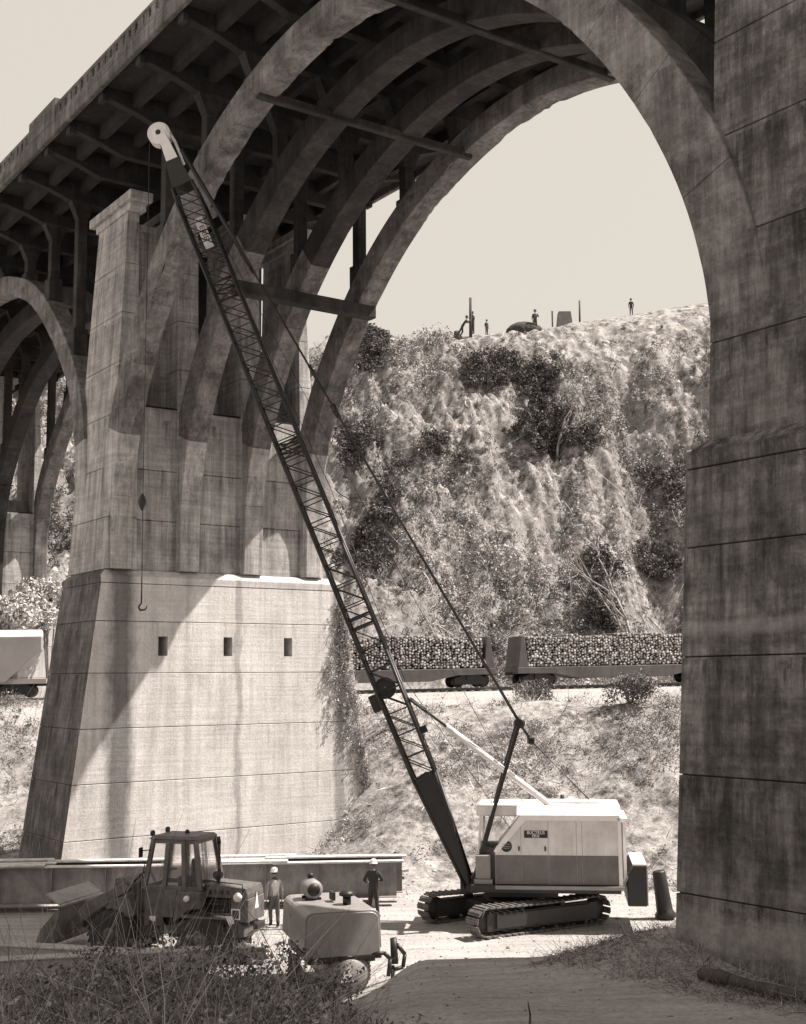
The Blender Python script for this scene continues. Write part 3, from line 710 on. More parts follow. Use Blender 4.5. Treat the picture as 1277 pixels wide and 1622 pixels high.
mb.add([bp(BL * .962, -1, .75), bp(BL * .962, 1, .75), bp(BL * 1.0, 1, .6), bp(BL * 1.0, -1, .6)], [(0, 1, 2, 3)])
mb.add([bp(BL * .962, -1, -.75), bp(BL * .962, 1, -.75), bp(BL * 1.0, 1, -.8), bp(BL * 1.0, -1, -.8)], [(0, 1, 2, 3)])
mb.build('head_casing', CREAMB, hd)
shc = tip + ax * .12 - dep * .10
Rl = Matrix((lat.cross(ax), ax, lat)).transposed().to_4x4()
MB().box(-.2, .24, -.30, .22, -.24, .24, Matrix.Translation(shc + dep * .18) @ Rl).build('head_block', CREAMB, hd, bevel=.06)
MB().path([shc + dep * .35 + ax * .1, shc + dep * .42 - ax * .5, bp(BL * .955, 0, 1.0)], [.05, .06, .05], 7).build('head_guard', CREAMB, hd)
for off in (-.16, .0, .16):
    MB().lathe([(.09, -.05), (.10, -.03), (.36, -.03), (.42, -.06), (.42, .06), (.36, .03), (.10, .03), (.09, .05)], Matrix.Translation(shc + lat * off) @ Rl, 24).build('head_sheave', CREAMB, hd)
MB().tube(shc - lat * .3, shc + lat * .3, .1, n=14).build('sheave_pin', BLACK, hd)
# small name board on the boom
db = BL * .868
Mb = Matrix.Translation(foot + ax * db - lat * .49) @ Matrix((ax * -1, dep, lat * -1 if False else (ax * -1).cross(dep))).transposed().to_4x4()
sb = empty('boom_sign', (0, 0, 0), parent=boom)
MB().box(-.62, .62, -.16, .16, -.012, .012, Mb).build('sign_plate', CREAM, sb)
for a in (-1,):
    for nm, yy in (('ERIE', 0),):
        tt = text(nm, .26, (0, 0, 0), (0, 0, 0), BLACK, sb)
        face = Mb.col[2].xyz; sgn = 1 if face.dot(Vector((0, -1, 0))) > 0 else -1
        zc = face * sgn; xc = ax * -1; yc = zc.cross(xc)
        tt.matrix_local = Matrix.Translation(Mb.translation + zc * .016) @ Matrix((xc, yc, zc)).transposed().to_4x4() @ Matrix.Diagonal((1.25, 1, 1, 1))
# big fairlead sheave low on the boom
dsh = BL * .247
MB().lathe([(.06, -.07), (.22, -.05), (.30, -.05), (.37, -.09), (.37, .09), (.30, .05), (.22, .05), (.06, .07)], Matrix.Translation(foot + ax * dsh - dep * .12) @ Rl, 24).build('fairlead_sheave', BLACK, boom)
MB().box(-.16, .16, -.3, .3, -.14, .14, Matrix.Translation(foot + ax * (dsh - .35) - dep * .62) @ Rl).build('fairlead_bracket', BLACK, boom, bevel=.03)
MB().tube(foot + ax * dsh - dep * .12 - lat * .6, foot + ax * dsh - dep * .12 + lat * .6, .05).build('fairlead_pin', BLACK, boom)
MB().box(-.05, .2, -.12, .12, -.1, .1, Matrix.Translation(foot + ax * BL * .185 + dep * .62) @ Rl).build('boom_lug', BLACK, boom)
# mast
mt = Vector((3.78 - CX0, 42.4 - CY0, 6.62)) ; mast = empty('mast', (0, 0, 0), parent=crane)
ft = [UP @ Vector((-1.3, -1.0, 1.35)), UP @ Vector((-1.3, .55, 1.35))]
for k, p in enumerate(ft): MB().bar(p, mt + Vector((0, -.35 + .7 * k, 0)), .11, .13).build('mast_leg', BLACK, mast)
MB().tube(mt + Vector((0, -.45, 0)), mt + Vector((0, .45, 0)), .09, n=10).build('mast_head', BLACK, mast)
for o_ in (-.2, .2): MB().lathe([(.05, -.04), (.17, -.03), (.17, .03), (.05, .04)], Matrix.Translation(mt + Vector((.02, o_, -.05))), 14, 'y').build('mast_sheave', BLACK, mast)
br = mt + Vector((.38, 0, -.62))
MB().box(-.10, .10, -.3, .3, -.12, .12, Matrix.Translation(br)).build('bridle_block', BLACK, mast, bevel=.03)
for o_ in (-.2, .2):
    MB().tube(mt + Vector((0, o_, 0)), br + Vector((0, o_, 0)), .035, n=6).build('bridle_link', BLACK, mast)
for o_ in (-.25, .25): MB().tube(br + Vector((0, o_, 0)), UP @ Vector((2.7, o_, 3.9)), .012, n=4).build('gantry_line', BLACK, mast)
pend0 = tip + dep * .45 - ax * .9
for k, o_ in enumerate((-.38, .38)):
    p0 = pend0 + lat * o_ * -1; p1 = mt + Vector((0, o_, .0))
    dv = (p1 - p0)
    MB().tube(p0, p0 + dv * .22, .075, n=8).build('pendant_bar', BLACK, crane)
    MB().tube(p0 + dv * .215, p1, .028, n=6).build('pendant_line', BLACK, crane)
    for f, L, r in ((.40, .9, .07), (.62, .5, .055), (.47, .35, .13), (.90, .4, .06)):
        q = p0 + dv * f; MB().tube(q, q + dv.normalized() * L, r * .9, r * .6, n=8).build('pendant_socket', BLACK, crane)
# boom backstop
bs0 = foot + ax * BL * .225 + dep * .5; bs1 = UP @ Vector((1.35, -.9, ZT + .3))
dv = bs1 - bs0
for o_ in (0, 1.5):
    o3 = Vector((0, o_, 0))
    MB().tube(bs0 + lat * (-.5 if o_ == 0 else .5), bs0 + dv * .28 + o3 * .9, .045, n=8).build('backstop_rod', DARKSTEEL, crane)
    MB().tube(bs0 + dv * .27 + o3 * .9, bs1 + o3, .10, n=10).build('backstop_tube', CREAMB, crane)
# hoist ropes
hs = shc - ax * .0 - dep * .42
MB().path([hs, Vector((hs.x, hs.y, 14.2)), Vector((hs.x + .02, hs.y, 11.7))], .014, 5).build('hoist_line', DARKSTEEL, crane)
hb = Vector((hs.x - .02, hs.y, 14.3))
MB().lathe([(.03, .3), (.09, .2), (.14, .08), (.15, 0), (.13, -.1), (.07, -.2), (.04, -.3)], Matrix.Translation(hb), 14).build('headache_ball', DARKSTEEL, crane)
MB().path([Vector((hs.x + .02, hs.y, 11.7)), Vector((hs.x + .02, hs.y, 10.75)), Vector((hs.x - .08, hs.y, 10.62)), Vector((hs.x - .02, hs.y, 10.5)), Vector((hs.x + .16, hs.y, 10.52)), Vector((hs.x + .22, hs.y, 10.66))], [.02, .03, .035, .035, .03, .012], 6).build('hook', DARKSTEEL, crane)
MB().path([shc + dep * .3, foot + ax * BL * .5 + dep * .75, foot + ax * dsh + dep * .6, UP @ Vector((.3, -.2, 2.6))], .014, 4).build('hoist_line', BLACK, crane)
MB().path([shc + lat * .2 + dep * .2, UP @ Vector((0.9, .4, 2.9))], .012, 4).build('hoist_line', BLACK, crane)

# drum behind the counterweight
dr = MB().lathe([(.34, 0), (.36, .12), (.28, .22), (.26, .6), (.22, 1.5), (.19, 1.55)], Matrix.Rotation(R_(-7), 4, 'Y'), 20).build('tapered_drum', BLACK)
dr.location = (8.72, 43.9, 0.02); tag(dr, 'dark tapered steel drum standing behind the crane counterweight', 'drum')

# ------------------------------------------------------------------ wheel loader
LD = empty('wheel_loader', (-7.0, 38.9, hz(-7.0, 39)), R_(-17), 'wheel loader with glazed cab and raised exhaust beside the steel girders', 'loader')
def wheel(parent, x, y, r=.74, w=.42):
    wl = empty('wheel', (x, y, r), parent=parent)
    MB().lathe([(r * .55, -w / 2), (r * .93, -w / 2 + .02), (r, -w / 2 + .09), (r, w / 2 - .09), (r * .93, w / 2 - .02), (r * .55, w / 2)], None, 32, 'y').build('tyre', RUBBER, wl)
    lug = MB()
    for i in range(24):
        a = 2 * math.pi * i / 24
        for sgn in (-1, 1):
            M = Matrix.Rotation(a + (.07 if sgn > 0 else 0), 4, 'Y') @ Matrix.Translation((0, sgn * w * .22, r + .01)) @ Matrix.Rotation(sgn * .5, 4, 'Z')
            lug.box(-.03, .03, -w * .25, w * .25, -.02, .025, M)
    lug.build('tread', RUBBER, wl)
    MB().lathe([(.06, -w / 2 - .02), (.2, -w / 2 - .03), (.24, -w / 2 + .06), (r * .5, -w / 2 + .1), (r * .56, -w / 2 + .02), (r * .56, w / 2 - .02), (.1, w / 2 - .05)], None, 24, 'y').build('rim', simple('rim_paint', .09, .6, var=.5), wl)
    return wl
for x in (-1.55, 1.55):
    for y in (-.95, .95): wheel(LD, x, y)
# rear body
MB().poly([(.15, .75), (2.75, .75), (2.75, 1.05), (2.2, 1.45), (.95, 1.45), (.75, 1.2), (.15, .95)], -.62, .62).build('rear_chassis', LOADER, LD, bevel=.02)
hoodp = [(1.4, 1.9), (2.85, 1.9), (2.85, 2.02), (2.78, 2.22), (1.6, 2.30), (1.4, 2.31)]
MB().poly(hoodp, -.6, .6).build('engine_hood', LOADER, LD, bevel=.02)
MB().box(2.3, 2.88, -.62, .62, 1.2, 1.895).build('radiator_housing', LOADER, LD, bevel=.02)
MB().box(.95, 2.3, -.5, .5, 1.3, 1.89).build('engine_block', BLACK, LD, bevel=.05)
for z in (1.45, 1.65): MB().tube((1.1, -.53, z), (2.2, -.53, z + .06), .04).build('engine_pipe', DARKSTEEL, LD)
MB().box(1.3, 1.42, -.6, .6, 1.2, 1.95).build('fire_wall', LOADER, LD)
MB().poly([(.5, 1.1), (1.05, 1.55), (1.45, 1.6), (1.45, 2.1), (.64, 2.1)], -.95, -.62).build('side_tank', LOADER, LD, bevel=.03)
MB().poly([(.85, 1.42), (2.4, 1.42), (2.5, 1.2), (2.4, 1.36), (.9, 1.36)], -1.15, -.6).build('mudguard', LOADER, LD)
MB().tube((1.75, -.3, 2.3), (1.75, -.3, 3.5), .045, n=10).build('exhaust_pipe', DARKSTEEL, LD)
MB().tube((1.75, -.3, 3.5), (1.72, -.3, 3.72), .065, .05, n=10).build('exhaust_cap', BLACK, LD)
MB().lathe([(.04, 2.3), (.05, 2.4), (.15, 2.5), (.17, 2.6), (.12, 2.66), (.05, 2.68)], Matrix.Translation((1.72, -.3, -.02)), 16).build('air_cleaner', DARKSTEEL, LD)
hl = MB().lathe([(.02, -.05), (.13, -.04), (.14, .06), (.1, .1)], Matrix.Translation((2.55, -.68, 1.95)), 16, 'y').build('work_lamp', CREAMB, LD)
MB().lathe([(.02, -.05), (.09, -.04), (.1, .04), (.06, .06)], Matrix.Translation((1.0, -1.0, 1.9)), 14, 'y').build('side_lamp', CREAMB, LD)
MB().poly([(-.14, 1.55), (.14, 1.55), (0, 2.05)], 2.885, 2.895, axis='x').build('warning_triangle', WHITE, LD)
MB().box(2.32, 2.62, -.635, -.622, 1.28, 1.6).build('number_plate', WHITE, LD)
MB().box(2.36, 2.58, -.64, -.636, 1.32, 1.56).build('plate_print', DARKSTEEL, LD)
MB().box(2.9, 3.05, -.3, .3, .95, 1.15).build('tow_hitch', DARKSTEEL, LD, bevel=.02)
# cab: tapered frame with glass
cab = empty('cab', (0, 0, 0), parent=LD)
cb0 = (-.55, 1.36, -.78, .78, 2.12); ct0 = (-.32, 1.12, -.66, .66, 3.62)
def cl(u, v, f):
    x = (cb0[0] + (cb0[1] - cb0[0]) * u) * (1 - f) + (ct0[0] + (ct0[1] - ct0[0]) * u) * f
    y = (cb0[2] + (cb0[3] - cb0[2]) * v) * (1 - f) + (ct0[2] + (ct0[3] - ct0[2]) * v) * f
    return Vector((x, y, cb0[4] + (ct0[4] - cb0[4]) * f))
for u, v in ((0, 0), (1, 0), (0, 1), (1, 1), (.36, 0), (.36, 1), (.72, 0), (.72, 1)):
    MB().bar(cl(u, v, 0), cl(u, v, 1), .13, .12).build('cab_post', LOADER, cab)
for f in (0.02, .97):
    for a, b in (((0, 0), (1, 0)), ((1, 0), (1, 1)), ((1, 1), (0, 1)), ((0, 1), (0, 0))):
        MB().bar(cl(*a, f), cl(*b, f), .08, .14).build('cab_rail', LOADER, cab)
MB().frus((-.45, 1.22, -.76, .76, 3.63), (-.37, 1.12, -.66, .66, 3.73)).build('cab_roof', LOADER, cab, bevel=.02)
MB().lathe([(.07, 3.72), (.07, 3.80), (.03, 3.84)], Matrix.Translation((.4, .2, 0)), 12).build('beacon', DARKSTEEL, cab)
MB().box(-.55, .1, -.78, -.70, 1.0, 2.10).build('cab_lower_side', LOADER, cab, bevel=.02)
dor = MB().poly([(.12, 1.3), (.5, 1.3), (.62, 2.12), (.12, 2.12)], -.90, -.80).build('cab_door', LOADER, cab, bevel=.015)
MB().box(-.55, 1.3, -.60, .78, 1.0, 2.0).build('cab_floor_box', BLACK, cab)
MB().box(-.35, -.15, -.79, -.781, 1.15, 1.3).build('door_plate', CREAMB, cab)
for (u0, u1) in ((.03, .33), (.39, .69), (.75, .97)):
    for v in (0, 1):
        p = [cl(u0, v, .06), cl(u1, v, .06), cl(u1, v, .93), cl(u0, v, .93)]
        MB().add(p + [q + Vector((0, .01, 0)) for q in p], [(0, 1, 2, 3), (7, 6, 5, 4), (0, 4, 5, 1), (1, 5, 6, 2), (2, 6, 7, 3), (3, 7, 4, 0)]).build('cab_pane', GLASS, cab)
p = [cl(1, .08, .06), cl(1, .92, .06), cl(1, .92, .93), cl(1, .08, .93)]
MB().add(p + [q + Vector((.01, 0, 0)) for q in p], [(0, 1, 2, 3), (7, 6, 5, 4), (0, 4, 5, 1), (1, 5, 6, 2), (2, 6, 7, 3), (3, 7, 4, 0)]).build('rear_window', GLASS, cab)
MB().box(.3, .8, -.25, .25, 2.0, 2.45).box(.75, .88, -.25, .25, 2.3, 3.0).build('seat', BLACK, cab, bevel=.05)
MB().tube((-.25, 0, 2.1), (-.1, 0, 2.6), .03).lathe([(.17, 2.62), (.2, 2.62), (.2, 2.65), (.17, 2.65)], Matrix.Translation((-.05, 0, 0)), 16).build('steering_wheel', BLACK, cab)
LD.scale = (.95, .95, .94)
# front frame, arms and bucket
MB().box(-2.0, -.2, -.45, .45, .6, 1.25).build('front_frame', LOADER, LD, bevel=.03)
MB().poly([(-1.0, 1.25), (-1.55, 1.25), (-1.75, 2.25), (-1.45, 2.4), (-1.1, 2.2)], -.5, .5).build('arm_tower', LOADER, LD, bevel=.03)
MB().poly([(-1.0, 1.2), (-.75, 1.35), (-1.0, 1.95), (-1.6, 1.75), (-1.9, 1.25)], -1.02, -.6).build('front_mudguard', LOADER, LD, bevel=.02)
for y in (-.55, .55):
    MB().poly([(-1.35, 2.25), (-1.15, 2.05), (-2.4, 1.25), (-3.4, .55), (-3.5, .7), (-2.7, 1.6)], y - .06, y + .06).build('lift_arm', LOADER, LD, bevel=.02)
    MB().tube((-1.1, y, 1.0), (-2.2, y, 1.3), .08).build('lift_cylinder', DARKSTEEL, LD)
MB().poly([(-1.95, 2.25), (-1.8, 2.3), (-1.9, 1.4), (-2.1, 1.3)], -.12, .12).build('bell_crank', DARKSTEEL, LD, bevel=.02)
MB().tube((-1.4, 0, 2.2), (-1.95, 0, 2.1), .08).build('tilt_cylinder', DARKSTEEL, LD)
MB().tube((-2.0, 0, 1.4), (-2.75, 0, 1.25), .06).build('tilt_link', DARKSTEEL, LD)
for x in (1.55, 1.75, 1.95, 2.15): MB().box(x, x + .1, -.606, -.601, 2.0, 2.14).build('hood_louvre', BLACK, LD)
MB().path([(1.45, -.62, 2.1), (1.45, -.66, 2.42), (2.7, -.66, 2.34), (2.7, -.62, 2.1)], .018, 6).build('handrail', DARKSTEEL, LD)
MB().path([(-.62, -.86, 1.2), (-.66, -.92, 2.1), (-.52, -.82, 2.9)], .018, 6).build('grab_rail', DARKSTEEL, LD)
for z in (.55, .85): MB().box(-.3, .15, -1.0, -.8, z, z + .04).build('step', DARKSTEEL, LD)
for x in (-.3, .15): MB().bar((x, -.9, .5), (x, -.85, 1.2), .04).build('step_side', DARKSTEEL, LD)
for y in (-.5, .5): MB().lathe([(.02, -.04), (.09, -.03), (.1, .05)], Matrix.Translation((-.46, y, 3.78)), 12, 'x').build('cab_lamp', DARKSTEEL, LD)
MB().path([(-1.2, -.3, 2.2), (-.9, -.35, 2.5), (-.6, -.3, 1.9)], .03, 6).build('hydraulic_hose', BLACK, LD)
MB().path([(-1.5, .3, 2.2), (-1.0, .35, 2.55), (-.6, .3, 1.9)], .03, 6).build('hydraulic_hose', BLACK, LD)
MB().bar((-.32, -.66, 3.3), (-.55, -.95, 3.3), .03).box(-.6, -.56, -1.1, -.9, 3.1, 3.4).build('mirror', BLACK, LD)
MB().tube((.2, -.5, .74), (1.0, -.5, .74), .1).build('drive_shaft', BLACK, LD)
bk = empty('bucket', (-.45, 0, -.1), parent=LD)
prof = [(-2.75, 1.65), (-2.85, 1.2), (-2.95, .8), (-3.1, .5), (-3.3, .35), (-3.65, .3)]
mb = MB(); n = len(prof); th = .05
pts = prof + [(x - .02, z + th + .03) for x, z in prof[::-1]]
mb.poly([(p[0], p[1]) for p in pts], -1.25, 1.25); mb.build('bucket_shell', GIRD, bk)
for y in (-1.27, 1.23): MB().poly([(-2.75, 1.65), (-2.82, 1.2), (-2.95, .8), (-3.1, .5), (-3.3, .35), (-3.65, .32), (-3.45, .9)], y, y + .04).build('bucket_side', LOADER, bk)
MB().add([(-2.7, -1.25, 1.66), (-2.7, 1.25, 1.66), (-3.25, 1.25, 2.02), (-3.25, -1.25, 2.02), (-2.7, -1.25, 1.60), (-2.7, 1.25, 1.60), (-3.3, 1.25, 1.97), (-3.3, -1.25, 1.97)], [(0, 1, 2, 3), (7, 6, 5, 4), (0, 4, 5, 1), (1, 5, 6, 2), (2, 6, 7, 3), (3, 7, 4, 0)]).build('spill_guard', LOADERL, bk)
for y in np.linspace(-1.15, 1.15, 8): MB().box(-3.85, -3.6, y - .05, y + .05, .29, .35).build('bucket_tooth', DARKSTEEL, bk)

# ------------------------------------------------------------------ air compressor
AC = empty('air_compressor', (-2.0, 34.8, hz(-2.0, 34.8) - .05), R_(106), 'towable air compressor with rounded hood and round tank end amid the brambles', 'compressor')
AC.scale = (1.1, 1.1, 1.06)
# local: x along its length (rear toward camera = -x), y across
def hoodsec(w, z0, z1, r=.22):
    pts = [(-w, z0), (w, z0), (w * .97, z1 - r)]
    for a in np.linspace(0, math.pi / 2, 5): pts.append((w * .97 - r + r * math.cos(a), z1 - r + r * math.sin(a) * .8))
    for a in np.linspace(math.pi / 2, math.pi, 5): pts.append((-w * .97 + r + r * math.cos(a), z1 - r + r * math.sin(a) * .8))
    pts.append((-w * .97, z1 - r)); return pts
MB().poly(hoodsec(.93, 1.15, 2.1), -1.2, 1.5, axis='x').build('hood', COMP, AC, bevel=.01)
MB().poly(hoodsec(.88, 1.0, 2.06), -1.27, -1.205, axis='x').build('end_door', COMP, AC, bevel=.015)
MB().box(-1.32, -1.2, -.9, .9, .93, 1.0).build('bumper_bar', BLACK, AC)
MB().lathe([(.05, -1.42), (.32, -1.38), (.48, -1.25), (.5, -1.1), (.5, .9), (.3, 1.1)], Matrix.Translation((0, -.15, .55)), 28, 'x').build('air_tank', COMP, AC)
MB().box(-1.1, 1.4, -.8, .8, .82, .96).build('frame', DARKSTEEL, AC)
MB().poly([(.12, .45), (-.2, .45), (-.04, .88)], -1.47, -1.44, axis='x').build('warning_triangle', WHITE, AC)
ac = empty('intake_filter', (0, 0, 0), parent=AC)
MB().lathe([(.16, -.28), (.24, -.22), (.24, .2), (.16, .28)], Matrix.Translation((.7, .35, 2.32)), 22, 'x').build('filter_can', COMP, ac)
MB().lathe([(.03, -.33), (.15, -.32), (.16, -.28)], Matrix.Translation((.7, .35, 2.32)), 22, 'x').build('filter_face', BLACK, ac)
MB().lathe([(.06, 0), (.09, .1), (.03, .14)], Matrix.Translation((.8, .35, 2.55)), 12).build('filter_cap', BLACK, ac)
for x in (.5, .9): MB().box(x - .02, x + .02, .15, .55, 2.05, 2.12).build('filter_foot', BLACK, ac)
ex = empty('exhaust', (0, 0, 0), parent=AC)
MB().tube((-.35, -.3, 2.05), (-.35, -.3, 2.25), .1, n=14).build('exhaust_stub', BLACK, ex)
MB().lathe([(.1, 2.25), (.19, 2.28), (.19, 2.34), (.1, 2.4)], Matrix.Translation((-.35, -.3, 0)), 16).build('exhaust_cap', BLACK, ex)
MB().box(.0, .35, -.1, -.02, 2.1, 2.3).build('hinge_frame', DARKSTEEL, AC)
for y in (-.85, .85): 
    w_ = wheel(AC, .3, y, .38, .22)
vp = empty('valve_manifold', (0, 0, 0), parent=AC)
MB().path([(-1.25, -.7, 1.0), (-1.35, -.95, 1.05), (-1.35, -1.1, .9), (-1.35, -1.05, .5)], .05, 8).build('pipe', BLACK, vp)
MB().tube((-1.2, -1.25, .75), (-1.2, -1.22, 1.35), .09, .08, n=10).build('valve_body', BLACK, vp)
MB().path([(-1.2, -1.3, 1.2), (-1.2, -1.5, .95), (-1.2, -1.45, .65), (-1.2, -1.2, .6)], .05, 8).build('hose', BLACK, vp)
MB().tube((-1.2, -1.2, .7), (-1.15, -1.2, -.2), .05, .04, n=8).build('prop_stand', DARKSTEEL, vp)

# ------------------------------------------------------------------ girders, planks, timbers
def girder(x0, y0, x1, y1, z0, h, fwid, label, nst):
    L = math.hypot(x1 - x0, y1 - y0); g = empty('steel_girder', (x0, y0, 0), math.atan2(y1 - y0, x1 - x0), label, 'girder')
    MB().box(0, L, -.012, .012, z0 + .03, z0 + h - .03).build('web', GIRD, g)
    MB().box(0, L, -fwid / 2, fwid / 2, z0, z0 + .03).build('flange', GIRD, g)
    MB().box(0, L, -fwid / 2, fwid / 2, z0 + h - .03, z0 + h).build('flange', GIRD, g)
    for i in range(nst):
        x = L * (i + .5) / nst
        for s in (-1, 1): MB().box(x - .015, x + .015, min(s * .014, s * fwid / 2 * .94), max(s * .014, s * fwid / 2 * .94), z0 + .032, z0 + h - .032).build('stiffener', GIRD, g)
    return g
girder(-21, 45.6, -.35, 46.9, .30, 1.25, .5, 'front plate girder lying behind the loader and the standing worker', 11)
girder(-21, 46.5, -.15, 47.8, .32, 1.28, .5, 'rear plate girder under the loose boards, partly hidden by the front one', 11)
for x in (-17, -11.5, -6, -1.2):
    o = MB().box(-.15, .15, -.9, .9, 0, .3).build('timber_block', WOODD); o.location = (x, 46.75 + (x + 11) * .06, 0.0); o.rotation_euler = (0, 0, R_(4))
    tag(o, 'short timber block under the plate girders, ' + {-17: 'the leftmost of four', -11.5: 'behind the loader bucket', -6: 'near the worker in the light shirt', -1.2: 'at the crane end'}[x], 'timber block', 'timber blocks carrying the girders')
pk = None
for i in range(16):
    L = random.uniform(4.0, 4.7); x = -21.0 + (i % 5) * 4.15 + random.uniform(-.25, .25); row = i // 5
    if i == 15: x, row = -5.2, 1
    w = random.uniform(.22, .32)
    o = MB().box(-L / 2, L / 2, -w / 2, w / 2, 0, .062).build('wooden_board', WOOD, bevel=.008)
    o.location = (x + 2.2, 45.65 + (x + 11) * .063 + .72 + row * .35 - (.35 if row == 0 else 0), 1.555 + (.066 if i % 2 else .0) + row * .03 + .005); o.rotation_euler = (0, R_(random.uniform(-.3, .3)), R_(3.6 + random.uniform(-1.2, 1.2)))
    tag(o, 'pale wooden board on the girders, ' + ['front row', 'middle row', 'back row', 'top piece near the light-shirted worker'][3 if i == 15 else row] + (', ' + ['leftmost', 'second from the left', 'third from the left', 'fourth from the left', 'nearest the crane'][i % 5] if i < 15 else ''), 'board', 'loose boards on the girders')
def beam(p0, p1, w, h, label, mat=WOODD, nm='timber_beam'):
    p0 = Vector(p0); p1 = Vector(p1); d = p1 - p0; L = d.length
    o = MB().box(0, L, -w / 2, w / 2, -h / 2, h / 2).box(.0, L, -w / 2 - .03, w / 2 + .03, h / 2, h / 2 + .05).build(nm, mat, bevel=.012)
    o.location = p0; o.rotation_euler = (0, -math.atan2(d.z, math.hypot(d.x, d.y)), math.atan2(d.y, d.x))
    tag(o, label, 'beam'); return o
beam((-13.2, 35.2, 1.05), (-7.4, 35.0, .75), .5, .26, 'upper pale timber beam resting by the loader front wheel')
beam((-13.0, 31.4, 1.15), (-3.9, 35.6, .72), .5, .3, 'lower long timber beam slanting behind the brambles')
for x, y in ((-12.4, 35.2), (-8.6, 35.05)):
    zz = hz(x, y); o = MB().box(-.2, .2, -.5, .5, 0, .9 - zz).build('timber_block', WOODD); o.location = (x, y, zz)
    tag(o, 'timber block propping the upper pale beam at its ' + ('left end' if x < -10 else 'end by the loader wheel'), 'timber block', 'timber blocks under the upper beam')
for x, y, z in ((-12.1, 31.8, .93), (-5.6, 34.8, .6)):
    zz = hz(x, y); o = MB().box(-.2, .2, -.4, .4, 0, max(.12, z - zz)).build('timber_block', WOODD); o.location = (x, y, zz)
    tag(o, 'timber block propping the lower slanting beam at its ' + ('left end' if x < -10 else 'far end behind the brambles'), 'timber block', 'timber blocks under the lower beam')
# sacks / white bags
for (x, y, s_, lb) in ((-4.45, 38.3, .34, 'rounded white sack nearest the worker in the light shirt'), (-5.0, 38.1, .42, 'large white sack left of the other sacks'), (-4.4, 37.7, .36, 'white sack half hidden by bramble stems')):
    bm = bmesh.new(); bmesh.ops.create_icosphere(bm, subdivisions=3, radius=1)
    for v in bm.verts:
        n_ = fbm(np.array([v.co.x * 2 + x * 9]), np.array([v.co.y * 2 + v.co.z * 1.7 + y]), 3)[0]
        v.co = Vector((v.co.x * s_ * 1.1, v.co.y * s_ * .7, v.co.z * s_ * .75)) * (1 + .5 * n_)
    me = bpy.data.meshes.new('sack'); bm.to_mesh(me); bm.free(); me.materials.append(CLOTH)
    for p in me.polygons: p.use_smooth = True
    o = bpy.data.objects.new('sack', me); COL.objects.link(o); o.location = (x, y, hz(x, y) + s_ * .6); tag(o, lb, 'sack')

